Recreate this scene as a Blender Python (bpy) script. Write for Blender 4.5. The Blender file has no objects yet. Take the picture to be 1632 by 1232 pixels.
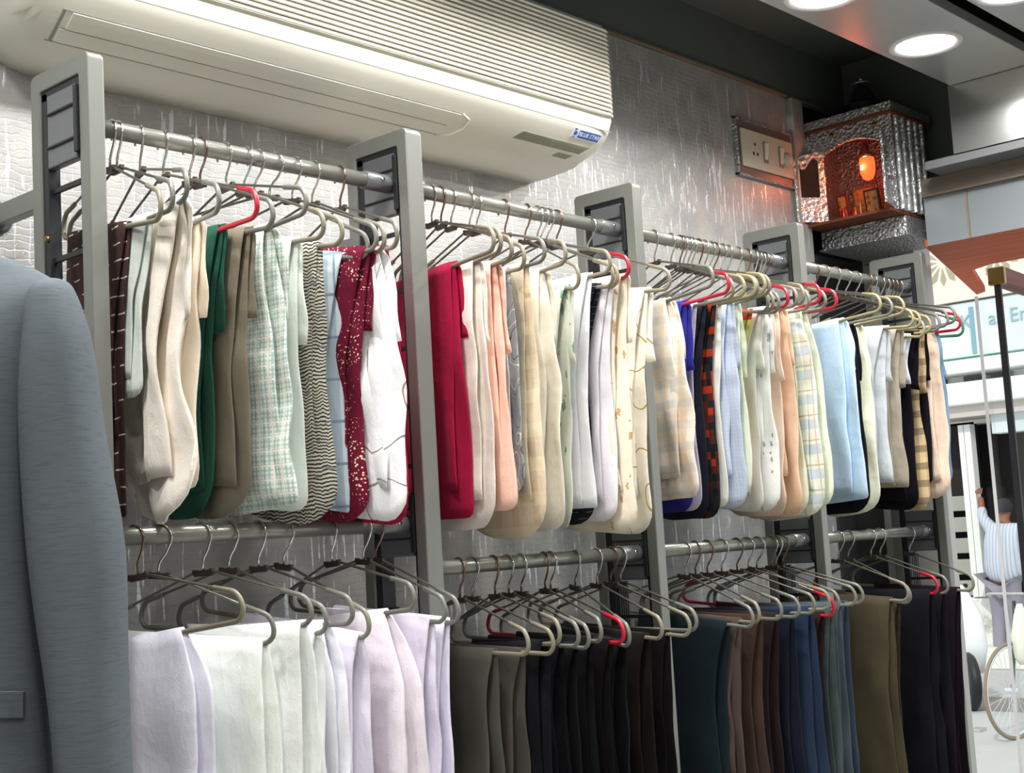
import bpy, bmesh, math, random
from mathutils import Vector, Matrix, noise
PI = math.pi
sc = bpy.context.scene
col = sc.collection
random.seed(7)

# ------------------------------------------------------------------ camera
CAM = Vector((0.0, -2.0988, 1.45))
YAW, PITCH, ROLL, FPX = 0.8308, 0.1083, -0.0581, 2216.5
fw = Vector((math.sin(YAW)*math.cos(PITCH), math.cos(YAW)*math.cos(PITCH), math.sin(PITCH)))
rt = Vector((math.cos(YAW), -math.sin(YAW), 0))
up = rt.cross(fw)
r2 = rt*math.cos(ROLL) + up*math.sin(ROLL)
u2 = -rt*math.sin(ROLL) + up*math.cos(ROLL)
cd = bpy.data.cameras.new('camera'); cam = bpy.data.objects.new('camera', cd); col.objects.link(cam)
cam.matrix_world = Matrix(((r2.x, u2.x, -fw.x, CAM.x), (r2.y, u2.y, -fw.y, CAM.y), (r2.z, u2.z, -fw.z, CAM.z), (0, 0, 0, 1)))
cd.sensor_width = 36; cd.lens = FPX/1632*36; cd.clip_start = .02; cd.clip_end = 200
sc.camera = cam
# ------------------------------------------------------------------ world, sun, exposure
w = bpy.data.worlds.new('sky'); sc.world = w; w.use_nodes = True
bg = w.node_tree.nodes['Background']
bg.inputs['Color'].default_value = (.93, .97, 1, 1); bg.inputs['Strength'].default_value = 1.25
sd = bpy.data.lights.new('sun', 'SUN'); sd.energy = 1.7; sd.angle = .03; sd.color = (1, .97, .9)
so = bpy.data.objects.new('sun', sd); col.objects.link(so)
so.rotation_euler = Vector((.75, .25, -.62)).to_track_quat('-Z', 'Y').to_euler()
sc.view_settings.view_transform = 'Standard'; sc.view_settings.look = 'None'
sc.view_settings.gamma = 1; sc.view_settings.use_curve_mapping = False
sc.view_settings.exposure = 0.0
def lamp(name, loc, e, size, color=(1, .98, .95), shape='DISK', rot=(0, 0, 0)):
    d = bpy.data.lights.new(name, 'AREA'); d.energy = e; d.shape = shape; d.size = size; d.color = color; d.spread = math.radians(158)
    o = bpy.data.objects.new(name, d); col.objects.link(o); o.location = loc; o.rotation_euler = rot
    return o
CEIL = 2.72
LAMPS = [(3.505, -.494), (2.962, -.494), (2.42, -.494), (1.88, -.494), (1.34, -.494), (.8, -.494), (.2, -.494),
         (3.314, -.82), (2.77, -1.5), (1.6, -1.5), (.4, -1.5), (2.77, -2.6), (1.6, -2.6), (.4, -2.6), (-.6, -1.9)]  # lamps deeper in the shop are out of view, added as fill light
for i, (x, y) in enumerate(LAMPS):
    lamp('downlight_bulb', (x, y, CEIL-.012), 9.0 if y > -1 else 7.5, .15)
WALL = .16

# ------------------------------------------------------------------ materials
def srgb(h):
    h = h.lstrip('#'); c = [int(h[i:i+2], 16)/255 for i in (0, 2, 4)]
    return tuple(x/12.92 if x <= .04045 else ((x+.055)/1.055)**2.4 for x in c) + (1,)
class M:
    def __init__(s, name, base='#808080', rough=.5, metal=0., spec=.5):
        s.m = bpy.data.materials.new(name); s.m.use_nodes = True
        s.nt = s.m.node_tree; s.b = s.nt.nodes['Principled BSDF']
        s.b.inputs['Base Color'].default_value = srgb(base) if isinstance(base, str) else base
        s.b.inputs['Roughness'].default_value = rough; s.b.inputs['Metallic'].default_value = metal
        s.b.inputs['Specular IOR Level'].default_value = spec
    def n(s, t, **k):
        nd = s.nt.nodes.new(t)
        for a, b in k.items(): setattr(nd, a, b)
        return nd
    def l(s, a, b): s.nt.links.new(a, b)
    def math(s, op, a, b=0., c=None):
        nd = s.n('ShaderNodeMath', operation=op)
        for i, v in enumerate((a, b) if c is None else (a, b, c)):
            if isinstance(v, (int, float)): nd.inputs[i].default_value = v
            else: s.l(v, nd.inputs[i])
        return nd.outputs[0]
    def mix(s, f, a, b):
        nd = s.n('ShaderNodeMix', data_type='RGBA')
        for sock, v in ((nd.inputs[0], f), (nd.inputs[6], a), (nd.inputs[7], b)):
            if isinstance(v, str): sock.default_value = srgb(v)
            elif isinstance(v, (int, float)): sock.default_value = v
            elif isinstance(v, tuple): sock.default_value = v
            else: s.l(v, sock)
        return nd.outputs[2]
    def uv(s, obj=False):
        tc = s.n('ShaderNodeTexCoord'); o = tc.outputs['Object' if obj else 'UV']
        sp = s.n('ShaderNodeSeparateXYZ'); s.l(o, sp.inputs[0])
        return o, sp.outputs[0], sp.outputs[1], sp.outputs[2]
    def map(s, vec, scale):
        nd = s.n('ShaderNodeMapping'); nd.inputs['Scale'].default_value = scale; s.l(vec, nd.inputs[0]); return nd.outputs[0]
    def noise(s, vec, scale, detail=2, rough=.5):
        nd = s.n('ShaderNodeTexNoise'); nd.inputs['Scale'].default_value = scale; nd.inputs['Detail'].default_value = detail
        nd.inputs['Roughness'].default_value = rough
        if vec is not None: s.l(vec, nd.inputs['Vector'])
        return nd.outputs[0]
    def step(s, v, lo, hi):
        nd = s.n('ShaderNodeMapRange'); nd.inputs[1].default_value = lo; nd.inputs[2].default_value = hi; s.l(v, nd.inputs[0]); return nd.outputs[0]
    def bump(s, h, strength=.3, dist=.002):
        nd = s.n('ShaderNodeBump'); nd.inputs['Strength'].default_value = strength; nd.inputs['Distance'].default_value = dist
        s.l(h, nd.inputs['Height']); s.l(nd.outputs[0], s.b.inputs['Normal'])
    def stripe(s, x, period, width, off=0.):   # 1 inside the stripe
        f = s.math('FRACT', s.math('DIVIDE', s.math('ADD', x, off+10.), period))
        return s.math('LESS_THAN', f, width)
    def color(s, c): s.l(c, s.b.inputs['Base Color'])
def plain(name, base, rough=.5, metal=0., spec=.5, emit=None, es=0., var=.06):
    m = M(name, base, rough, metal, spec)
    if emit:
        m.b.inputs['Emission Color'].default_value = srgb(emit); m.b.inputs['Emission Strength'].default_value = es
    elif var:
        v, x, y, z = m.uv(True); n = m.noise(v, 9, 3)
        hs = m.n('ShaderNodeHueSaturation'); hs.inputs['Color'].default_value = m.b.inputs['Base Color'].default_value
        m.l(m.math('ADD', m.math('MULTIPLY', n, 2*var), 1-var), hs.inputs['Value']); m.color(hs.outputs[0])
    return m.m
MAT = {}
MAT['frame'] = plain('grey painted steel', '#7f817c', .34, .35)
MAT['rail'] = plain('grey enamelled tube', '#8c8d86', .28, .5)
MAT['black_steel'] = plain('black steel strip', '#26282b', .4, .3)
MAT['bracket'] = plain('grey bracket steel', '#74777a', .3, .5)
MAT['chrome'] = plain('chromed wire', '#c9c9c6', .16, 1., var=0)
MAT['dark_wire'] = plain('dull steel wire', '#7d7a70', .32, .8)
MAT['rust_wire'] = plain('rusty plate', '#4a3f39', .5, .5)
MAT['rust_hook'] = plain('tarnished hook wire', '#8c7266', .22, .95)
MAT['sleeve_beige'] = plain('beige plastic sleeve', '#7f7a69', .4)
MAT['sleeve_grey'] = plain('grey plastic sleeve', '#6f7068', .35)
MAT['sleeve_olive'] = plain('yellowish plastic sleeve', '#958c68', .4)
MAT['sleeve_red'] = plain('red plastic sleeve', '#b0142e', .35)
MAT['sleeve_green'] = plain('green plastic sleeve', '#3d7a5c', .35)
MAT['brass'] = plain('brass', '#8f7440', .3, .9)
MAT['steel'] = plain('bright steel', '#d0d0d0', .2, 1.)
MAT['ac'] = plain('cream white plastic', '#dfddd0', .38, var=.02)
MAT['ac_dark'] = plain('painted vent shade', '#8f9090', .6)  # vent shade put into the colour of strips lying on the housing
MAT['ac_rib'] = plain('cream grille plastic', '#efeddf', .4, var=.02)
MAT['ac_slot'] = plain('taupe grille slot', '#8d8378', .6)
MAT['display'] = plain('olive grey display window', '#8b8d7b', .15)
MAT['logo_blue'] = plain('blue badge', '#2c5aa8', .3, var=0)
MAT['logo_white'] = plain('white badge lettering', '#e8f0ff', .4, var=0)
MAT['ceil'] = plain('brushed aluminium ceiling', '#b9bcbb', .33, .55, var=.03)
MAT['cove'] = plain('dark grey cove paint', '#5d6563', .45)
MAT['room'] = plain('cream plaster', '#d8d6cc', .7)
MAT['floor'] = plain('grey vitrified tile', '#a9a8a2', .25)
MAT['black_gloss'] = plain('black granite', '#17191c', .12)
MAT['header'] = plain('brushed steel cladding', '#b4b6b4', .25, .8, var=.03)
MAT['header_low'] = plain('grey cladding', '#8b9196', .3, .3)
MAT['ledge'] = plain('grey ledge paint', '#6a6d6f', .4)
MAT['ledge_shade'] = plain('painted ledge shade', '#6d6258', .5)  # shade under the header ledge put into the colour
MAT['seam'] = plain('rusty seam', '#7a6a58', .6)
MAT['tile'] = plain('pale grey tile', '#b8b9b4', .25)
MAT['white_bezel'] = plain('white lamp bezel', '#dadada', .3)
MAT['lamp'] = plain('lit lamp lens', '#ffffff', .4, emit='#fffdf8', es=9.)
MAT['switch_box'] = plain('brownish steel plate', '#77716b', .35, .3)
MAT['ivory'] = plain('ivory switch plastic', '#cfcbb8', .35)
MAT['dark'] = plain('near black', '#15141a', .5)
def wallpaper():
    m = M('silver embossed wallpaper', '#b9bab2', .38, .35)
    v, x, y, z = m.uv(True)
    bk = m.n('ShaderNodeTexBrick'); bk.inputs['Scale'].default_value = 1.; bk.inputs['Brick Width'].default_value = .035
    bk.inputs['Row Height'].default_value = .014; bk.inputs['Mortar Size'].default_value = .0018; bk.inputs['Mortar Smooth'].default_value = .6
    cb = m.n('ShaderNodeCombineXYZ'); m.l(x, cb.inputs[0]); m.l(z, cb.inputs[1])
    nz = m.noise(v, 30, 3); sh = m.n('ShaderNodeVectorMath', operation='ADD'); m.l(cb.outputs[0], sh.inputs[0])
    cb2 = m.n('ShaderNodeCombineXYZ'); m.l(m.math('MULTIPLY', nz, .03), cb2.inputs[0]); m.l(m.math('MULTIPLY', nz, .022), cb2.inputs[1]); m.l(cb2.outputs[0], sh.inputs[1])
    m.l(sh.outputs[0], bk.inputs['Vector'])
    st = m.noise(m.map(v, (95, 1, 9)), 1., 2, .6)
    drip = m.step(st, .605, .63)
    fl = m.noise(v, 170, 3, .6)
    c = m.mix(m.step(m.noise(v, 14, 4), .3, .75), '#a2a3a4', '#bcbcb6')
    c = m.mix(m.math('MULTIPLY', drip, .8), c, '#eef3fb')
    m.color(c)
    m.l(m.math('SUBTRACT', .42, m.math('MULTIPLY', drip, .2)), m.b.inputs['Roughness'])
    h = m.math('ADD', m.math('MULTIPLY', bk.outputs['Fac'], -.5), m.math('ADD', m.math('MULTIPLY', drip, 1.2), m.math('MULTIPLY', fl, .5)))
    m.bump(h, .35, .002)
    return m.m
MAT['wallpaper'] = wallpaper()
def silverfoil(name, base='#b4b6b8', sc_=95.):
    m = M(name, base, .36, .8); v, x, y, z = m.uv(True)
    vo = m.n('ShaderNodeTexVoronoi'); vo.inputs['Scale'].default_value = sc_; m.l(v, vo.inputs['Vector'])
    m.bump(m.math('ADD', vo.outputs['Distance'], m.noise(v, sc_*1.3, 2)), .9, .006); return m.m
MAT['foil'] = silverfoil('embossed silver foil', '#b4b6b8')
MAT['foil_lit'] = silverfoil('lit tone embossed silver foil', '#eef0f0', 60.)  # paler foil copy, lamplight on the left door put into its colour
def wood(name, a, b, sc_=(2, 14, 14)):
    m = M(name, a, .55, 0, .2); v, x, y, z = m.uv(True)
    n = m.noise(m.map(v, sc_), 2.2, 4, .6); m.color(m.mix(m.step(n, .35, .7), a, b)); return m.m
MAT['teak'] = wood('varnished orange teak', '#cf5f28', '#b24718', (20, 1.2, 20))
MAT['teak_dark'] = wood('purplish brown timber', '#7d4a44', '#6a3b38', (1.2, 20, 20))
MAT['red_wood'] = wood('reddish shrine board', '#7a4630', '#5e3020', (20, 2, 20))

# cloth --------------------------------------------------------------
def cloth(name, base, kind='plain', a=None, b=None, c=None, p=1., crease=.45):
    m = M(name, base, .9, 0., .12)
    m.b.inputs['Sheen Weight'].default_value = .04
    v, x, y, z = m.uv()
    out = None
    if kind == 'plaid':
        s1 = m.stripe(x, .016*p, .45); s2 = m.stripe(y, .016*p, .45)
        out = m.mix(m.math('MULTIPLY', s1, .65), base, a); out = m.mix(m.math('MULTIPLY', s2, .5), out, a)
        if b: out = m.mix(m.math('MULTIPLY', m.stripe(x, .048*p, .12), .9), out, b); out = m.mix(m.math('MULTIPLY', m.stripe(y, .048*p, .12), .9), out, b)
    elif kind == 'bigplaid':
        s1 = m.stripe(x, .075*p, .35); s2 = m.stripe(y, .085*p, .4)
        out = m.mix(m.math('MULTIPLY', s1, .7), base, a); out = m.mix(m.math('MULTIPLY', s2, .6), out, b or a)
        if c: out = m.mix(m.stripe(y, .085*p, .06, .03), out, c); out = m.mix(m.stripe(x, .075*p, .06, .02), out, c)
    elif kind == 'windowpane':
        out = m.mix(m.stripe(x, .05*p, .08), base, a); out = m.mix(m.stripe(y, .075*p, .07), out, a)
        out = m.mix(m.math('MULTIPLY', m.stripe(x, .05*p, .4, .03), .5), out, a)
    elif kind == 'jag':
        n = m.noise(m.map(v, (60, 14, 1)), 1., 3)
        yy = m.math('ADD', y, m.math('MULTIPLY', n, .02)); s1 = m.stripe(yy, .0062*p, .45)
        out = m.mix(s1, base, a); out = m.mix(m.math('MULTIPLY', m.math('GREATER_THAN', m.noise(m.map(v, (40, 90, 1)), 1., 1), .66), .8), out, b)
    elif kind == 'dots':
        vo = m.n('ShaderNodeTexVoronoi'); vo.inputs['Scale'].default_value = 110/p; m.l(v, vo.inputs['Vector'])
        clus = m.noise(m.map(v, (22, 9, 1)), 1., 1)
        th = m.math('MULTIPLY', m.step(clus, .3, .7), .38)
        out = m.mix(m.math('LESS_THAN', vo.outputs['Distance'], th), base, a)
    elif kind == 'loops':
        n = m.noise(m.map(v, (11/p, 8/p, 1)), 1., .5)
        d = m.math('ABSOLUTE', m.math('SUBTRACT', n, .5)); out = m.mix(m.math('LESS_THAN', d, .006), base, a)
        if b: d2 = m.math('ABSOLUTE', m.math('SUBTRACT', n, .6)); out = m.mix(m.math('LESS_THAN', d2, .008), out, b)
    elif kind == 'patch':
        fx = m.math('FLOOR', m.math('DIVIDE', x, .032*p)); fy = m.math('FLOOR', m.math('DIVIDE', y, .036*p))
        wn = m.n('ShaderNodeTexWhiteNoise', noise_dimensions='2D'); cb = m.n('ShaderNodeCombineXYZ'); m.l(fx, cb.inputs[0]); m.l(fy, cb.inputs[1]); m.l(cb.outputs[0], wn.inputs['Vector'])
        out = m.mix(m.math('GREATER_THAN', wn.outputs[0], .3), base, a); out = m.mix(m.math('GREATER_THAN', wn.outputs[0], .58), out, b)
        out = m.mix(m.math('GREATER_THAN', wn.outputs[0], .8), out, c)
    elif kind == 'spots':
        vo = m.n('ShaderNodeTexVoronoi'); vo.inputs['Scale'].default_value = 22/p; m.l(m.map(v, (2.2, 1, 1)), vo.inputs['Vector'])
        out = m.mix(m.math('MULTIPLY', m.math('LESS_THAN', m.math('ADD', vo.outputs['Distance'], m.math('MULTIPLY', m.noise(v, 160, 2), .35)), .36), .85), base, a)
    elif kind == 'pinstripe':
        out = m.mix(m.math('MULTIPLY', m.stripe(x, .008*p, .18), .7), base, a)
    elif kind == 'dash':
        row = m.math('FLOOR', m.math('DIVIDE', y, .028*p))
        wn = m.n('ShaderNodeTexWhiteNoise', noise_dimensions='1D'); m.l(row, wn.inputs['W'])
        s1 = m.stripe(m.math('ADD', y, m.math('MULTIPLY', m.noise(v, 45, 1), .006)), .028*p, .085)
        s2 = m.stripe(m.math('ADD', x, m.math('MULTIPLY', wn.outputs[0], .04)), .045, .55)
        out = m.mix(m.math('MULTIPLY', s1, s2), base, a)
        out = m.mix(m.math('MULTIPLY', m.stripe(x, .03, .1), .5), out, b or base)
    wv = m.noise(m.map(v, (900, 260, 1)), 1., 1); wv2 = m.noise(m.map(v, (12, 5, 1)), 1., 2)
    hs = m.n('ShaderNodeHueSaturation')
    if out is None: hs.inputs['Color'].default_value = srgb(base)
    else: m.l(out, hs.inputs['Color'])
    m.l(m.math('ADD', m.math('MULTIPLY', m.math('ADD', wv, wv2), .10), .90), hs.inputs['Value'])
    m.color(hs.outputs[0])
    cr = m.math('ABSOLUTE', m.math('SUBTRACT', m.noise(m.map(v, (26, 9, 1)), 1., 3, .55), .5))
    cr2 = m.math('ABSOLUTE', m.math('SUBTRACT', m.noise(m.map(v, (9, 13, 1)), 1., 2, .5), .5))
    m.bump(m.math('ADD', m.math('MULTIPLY', wv, .12), m.math('SUBTRACT', 0., m.math('ADD', cr, m.math('MULTIPLY', cr2, .8)))), crease, .012)
    return m.m

# ------------------------------------------------------------------ mesh helpers
def obj(name, bm, mat=None, parent=None, smooth=False, bev=0., label=None):
    me = bpy.data.meshes.new(name)
    bmesh.ops.recalc_face_normals(bm, faces=bm.faces)
    bm.to_mesh(me); bm.free()
    if mat:
        for k in (mat if isinstance(mat, (list, tuple)) else [mat]): me.materials.append(k)
    if smooth:
        for p in me.polygons: p.use_smooth = True
    o = bpy.data.objects.new(name, me); col.objects.link(o)
    if parent: o.parent = parent
    if bev:
        b = o.modifiers.new('bevel', 'BEVEL'); b.width = bev; b.segments = 2; b.limit_method = 'ANGLE'
    if label: o['label'] = label
    return o
def B(): return bmesh.new()
def box(bm, x0, x1, y0, y1, z0, z1, mi=0):
    vs = [bm.verts.new((x, y, z)) for x in (x0, x1) for y in (y0, y1) for z in (z0, z1)]
    for q in ((0, 1, 3, 2), (4, 6, 7, 5), (0, 4, 5, 1), (2, 3, 7, 6), (0, 2, 6, 4), (1, 5, 7, 3)):
        f = bm.faces.new([vs[i] for i in q]); f.material_index = mi
    return bm
def prism(bm, pts, d0, d1, axis='x', mi=0):
    def P(a, b, d): return (d, a, b) if axis == 'x' else ((a, d, b) if axis == 'y' else (a, b, d))
    A = [bm.verts.new(P(a, b, d0)) for a, b in pts]; C = [bm.verts.new(P(a, b, d1)) for a, b in pts]
    n = len(pts)
    for f in [A, C[::-1]] + [[A[i], A[(i+1) % n], C[(i+1) % n], C[i]] for i in range(n)]:
        bm.faces.new(f).material_index = mi
    return bm
def tube(bm, pts, r, seg=8, closed=False, radii=None):
    pts = [Vector(p) for p in pts]; n = len(pts); rings = []
    t0 = (pts[1]-pts[0]).normalized(); nn = t0.orthogonal().normalized()
    for i, p in enumerate(pts):
        a = pts[i-1] if (i or closed) else p; b = pts[(i+1) % n] if (i < n-1 or closed) else p
        t = (b-a).normalized(); nn = (nn - t*nn.dot(t)).normalized(); bb = t.cross(nn)
        rr = radii[i] if radii else r
        rings.append([bm.verts.new(p + (nn*math.cos(2*PI*k/seg) + bb*math.sin(2*PI*k/seg))*rr) for k in range(seg)])
    m = n if closed else n-1
    for i in range(m):
        A, C = rings[i], rings[(i+1) % n]
        for k in range(seg): bm.faces.new((A[k], A[(k+1) % seg], C[(k+1) % seg], C[k]))
    if not closed: bm.faces.new(rings[0][::-1]); bm.faces.new(rings[-1])
    return bm
def lathe(bm, prof, seg=24, c=(0, 0), cap=True):   # prof: (r, z)
    rings = [[bm.verts.new((c[0]+r*math.cos(2*PI*k/seg), c[1]+r*math.sin(2*PI*k/seg), z)) for k in range(seg)] for r, z in prof]
    for A, C in zip(rings, rings[1:]):
        for k in range(seg): bm.faces.new((A[k], A[(k+1) % seg], C[(k+1) % seg], C[k]))
    if cap: bm.faces.new(rings[0][::-1]); bm.faces.new(rings[-1])
    return bm
def smooth_path(pts, n=5):
    pts = [Vector(p) for p in pts]; out = []
    for i in range(len(pts)-1):
        p0 = pts[max(i-1, 0)]; p1 = pts[i]; p2 = pts[i+1]; p3 = pts[min(i+2, len(pts)-1)]
        for k in range(n):
            t = k/n; out.append(.5*((2*p1) + (p2-p0)*t + (2*p0-5*p1+4*p2-p3)*t*t + (3*p1-p0-3*p2+p3)*t**3))
    out.append(pts[-1]); return out
def fillet(pts, r, n=4):
    pts = [Vector(p) for p in pts]; out = [pts[0]]
    for a, b, c in zip(pts, pts[1:], pts[2:]):
        d1 = (a-b); d2 = (c-b); rr = min(r, d1.length*.48, d2.length*.48)
        p, q = b+d1.normalized()*rr, b+d2.normalized()*rr
        for k in range(n+1):
            t = k/n; out.append(p*(1-t)**2 + b*2*t*(1-t) + q*t*t)
    out.append(pts[-1]); return out
def thing(name, label, cat, loc=(0, 0, 0), rot=(0, 0, 0), group=None):
    o = bpy.data.objects.new(name, None); col.objects.link(o); o.location = loc; o.rotation_euler = rot
    o.empty_display_size = .05
    o['label'] = label; o['category'] = cat
    if group: o['group'] = group
    return o
def tag(o, label, cat, group=None, kind=None):
    o['label'] = label; o['category'] = cat
    if group: o['group'] = group
    if kind: o['kind'] = kind
    return o
def struct(o): o['kind'] = 'structure'; return o
def text(name, s, size, mat, parent=None, ext=.0006, spacing=1.):
    cu = bpy.data.curves.new(name, 'FONT'); cu.body = s; cu.size = size; cu.extrude = ext; cu.align_x = 'CENTER'; cu.align_y = 'CENTER'; cu.space_character = spacing
    t = bpy.data.objects.new(name+'_c', cu); col.objects.link(t)
    dg = bpy.context.evaluated_depsgraph_get(); dg.update()
    me = bpy.data.meshes.new_from_object(t.evaluated_get(dg)); me.materials.clear(); me.materials.append(mat)
    bpy.data.objects.remove(t); bpy.data.curves.remove(cu)
    o = bpy.data.objects.new(name, me); col.objects.link(o)
    if parent: o.parent = parent
    return o

# ------------------------------------------------------------------ room shell
struct(obj('wall_back', box(B(), -1.6, 3.86, WALL, WALL+.12, 0, 2.81), MAT['wallpaper']))
struct(obj('trim_1', box(B(), -1.6, 4.45, WALL+.005, WALL+.12, 2.81, 3.02), MAT['cove']))
struct(obj('trim_2', box(B(), -1.6, 4.06, WALL-.008, WALL+.004, 2.812, 2.822), MAT['seam'], bev=.002))
struct(obj('ceiling', box(B(), -1.6, 4.45, -.40, WALL+.12, 3.0, 3.06), MAT['cove']))
bm = box(B(), -1.6, 3.915, -.645, -.37, CEIL, CEIL+.03)
struct(obj('trim_3', bm, MAT['ceil'], bev=.002))
bm = box(B(), -1.6, 3.915, -4.2, -.71, CEIL, CEIL+.03)
struct(obj('trim_4', bm, MAT['ceil'], bev=.002))
struct(obj('trim_5', box(B(), -1.6, 3.915, -.72, -.635, CEIL+.09, CEIL+.11), MAT['cove']))
struct(obj('trim_6', box(B(), -1.6, 3.915, -.405, -.385, CEIL+.03, 3.0), MAT['cove']))
struct(obj('trim_7', box(B(), -1.6, 4.45, -4.3, -.39, 3.0, 3.06), MAT['cove']))
struct(obj('floor', box(B(), -1.6, 4.9, -4.3, WALL+.12, -.05, 0), MAT['floor']))
struct(obj('wall_left', box(B(), -1.72, -1.6, -4.3, WALL+.12, 0, 3.02), MAT['room']))
struct(obj('wall_front', box(B(), -1.6, 4.4, -4.3, -4.2, 0, 3.02), MAT['room']))
# right end: dark column, black granite panel, tiled return
struct(obj('trim_8', box(B(), 3.862, 3.93, .138, WALL+.12, 0, 2.81), MAT['wallpaper'], bev=.006))
struct(obj('trim_9', box(B(), 3.952, 4.30, WALL+.01, WALL+.12, 0, 2.81), MAT['black_gloss']))
bm = box(B(), 4.30, 4.42, -.02, WALL+.12, 0, 2.44)
struct(obj('trim_10', bm, MAT['tile']))
bm = B()
for z in [i*.305+.17 for i in range(8)]: box(bm, 4.298, 4.2995, -.02, WALL, z, z+.004)
box(bm, 4.298, 4.2995, .065, .069, 0, 2.44)
struct(obj('trim_11', bm, MAT['bracket']))
# header over the shop front
struct(obj('wall_right', box(B(), 3.92, 4.42, -4.2, -.36, 2.513, 3.0), MAT['header']))
struct(obj('trim_12', box(B(), 3.926, 4.06, -4.2, -.262, 2.486, 2.512), MAT['ledge'], bev=.002))
struct(obj('trim_19', box(B(), 4.03, 4.06, -4.2, -.195, 2.43, 2.4855), MAT['ledge_shade']))  # strip coloured as the shade below the ledge
struct(obj('trim_13', box(B(), 4.05, 4.42, -4.2, -.19, 2.279, 2.477), MAT['header_low']))
bm = B()
for y in (-.33, -.83, -1.33): box(bm, 4.046, 4.0495, y-.003, y+.003, 2.279, 2.469)
struct(obj('trim_14', bm, MAT['seam']))
struct(obj('trim_15', box(B(), 4.25, 4.42, -.36, WALL, 2.40, 3.0), MAT['cove']))
# wooden soffit above the entrance
bm = B(); prism(bm, [(4.055, -.18), (5.14, .143), (5.10, .09), (4.60, -.085), (4.547, -.175), (4.60, -4.), (4.055, -4.)], 2.278, 2.300, axis='z')
struct(obj('trim_16', bm, MAT['teak']))

# ------------------------------------------------------------------ downlights
for i, (x, y) in enumerate(LAMPS):
    names = ['fully shown above the shrine, third of its row from the wall end', 'cut by the top edge of the picture']
    lab = ['round white recessed ceiling lamp fully in view above the shrine', 'round white recessed ceiling lamp cut by the photo top, left of the whole one'][i] if i < 2 else \
          ('round white recessed ceiling lamp at the top right corner beyond the dark gap' if i == 7 else 'round white recessed ceiling lamp out of view')
    if i > 7 and y < -3: continue
    t = thing('downlight', lab, 'ceiling lamp', (x, y, CEIL), group='recessed ceiling downlights')
    bm = B(); lathe(bm, [(.098, 0), (.098, -.004), (.092, -.007), (.078, -.003), (.076, 0)], 40, cap=False); obj('bezel', bm, MAT['white_bezel'], t, smooth=True)
    bm = B(); lathe(bm, [(.0765, -.001), (.0765, -.004), (.05, -.009), (.002, -.011)], 40); obj('lens', bm, MAT['lamp'], t, smooth=True)

# ------------------------------------------------------------------ display uprights and rails
H = 2.262; UX = [1.145, 1.836, 2.559, 3.293, 4.02]; UW = [.030, .042, .031, .030, .028]
RZ, LZ, LZ1, RY = 2.1574, 1.3996, 1.488, -.1224
where = ['leftmost upright, beside the grey jacket', 'second upright from the left, under the air conditioner', 'third upright from the left, right of the air conditioner', 'fourth upright from the left, below the shrine door', 'farthest upright, beside the shop entrance']
for i, (x, wd) in enumerate(zip(UX, UW)):
    t = thing('display_upright', 'grey box section loop frame, ' + where[i], 'rack upright', (x, -.09, 0), group='grey uprights of the clothes rack')
    # outer loop : front and back posts with rounded top corners
    def loop(a, zt, r, n=6):
        p = [(a, 0)] + [(a-r+r*math.cos(k*PI/2/n), zt-r+r*math.sin(k*PI/2/n)) for k in range(n+1)] + [(-a+r-r*math.sin(k*PI/2/n), zt-r+r*math.cos(k*PI/2/n)) for k in range(n+1)] + [(-a, 0)]
        return p
    O, I = loop(.09, H, .012), loop(.062, H-.032, .006)
    bm = B(); vs = []
    for X in (0, wd):
        vs.append(([bm.verts.new((X, a, b)) for a, b in O], [bm.verts.new((X, a, b)) for a, b in I]))
    (o0, i0), (o1, i1) = vs
    for k in range(len(O)-1):
        bm.faces.new((o0[k], o0[k+1], i0[k+1], i0[k])); bm.faces.new((o1[k], i1[k], i1[k+1], o1[k+1]))
        bm.faces.new((o0[k], o1[k], o1[k+1], o0[k+1])); bm.faces.new((i0[k], i0[k+1], i1[k+1], i1[k]))
    obj('frame', bm, MAT['frame'], t, bev=.0025)
    # slotted black channels inside the loop
    bm = B()
    box(bm, .004, wd-.004, .044, .0615, .02, H-.036); box(bm, .006, wd-.006, -.0615, -.052, .02, H-.036)
    box(bm, .004, wd-.004, -.0615, .0615, H-.05, H-.0325)
    obj('slotted_channel', bm, MAT['black_steel'], t, bev=.001)
    zz = .1
    while zz < H-.2:
        if all(abs(zz-c) > .07 for c in (RZ, LZ, LZ1)): obj('rung', box(B(), .010, .017, -.053, .045, zz, zz+.008), MAT['black_steel'], t)
        zz += .115
    for k in range(4): obj('inner_slat', box(B(), .020, .024, .020+.006*k, .0225+.006*k, .02, LZ-.07), MAT['black_steel'], t)
    for rz in ((RZ, LZ1 if i == 1 else LZ) if i else (RZ, LZ1)):
        bm = B(); box(bm, .003, .020, -.050, .044, rz-.062, rz+.062)
        obj('bracket', bm, MAT['bracket'], t, bev=.003)
        bm = B(); box(bm, -.001, .003, -.046, .040, rz+.026, rz+.030); box(bm, -.001, .003, -.046, .040, rz-.030, rz-.026); box(bm, -.004, .014, -.061, -.050, rz-.055, rz+.055); obj('bracket_rib', bm, MAT['black_steel'], t, bev=.001)
    bm = B(); lathe(bm, [(.006, 0), (.006, .003), (.002, .005)], 12)
    o = obj('bolt', bm, MAT['brass'], t, smooth=True); o.rotation_euler = (0, -PI/2, 0); o.location = (.004, .05, 1.98)
    bm = B(); box(bm, .006, .028, .088, WALL+.09, 2.04, 2.075); obj('wall_arm', bm, MAT['frame'], t, bev=.002)
    bm = B(); lathe(bm, [(.03, 0), (.03, .004), (.022, .008)], 24); o = obj('wall_plate', bm, MAT['bracket'], t, smooth=True); o.rotation_euler = (PI/2, 0, 0); o.location = (.017, WALL+.0895, 2.0575)
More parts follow.
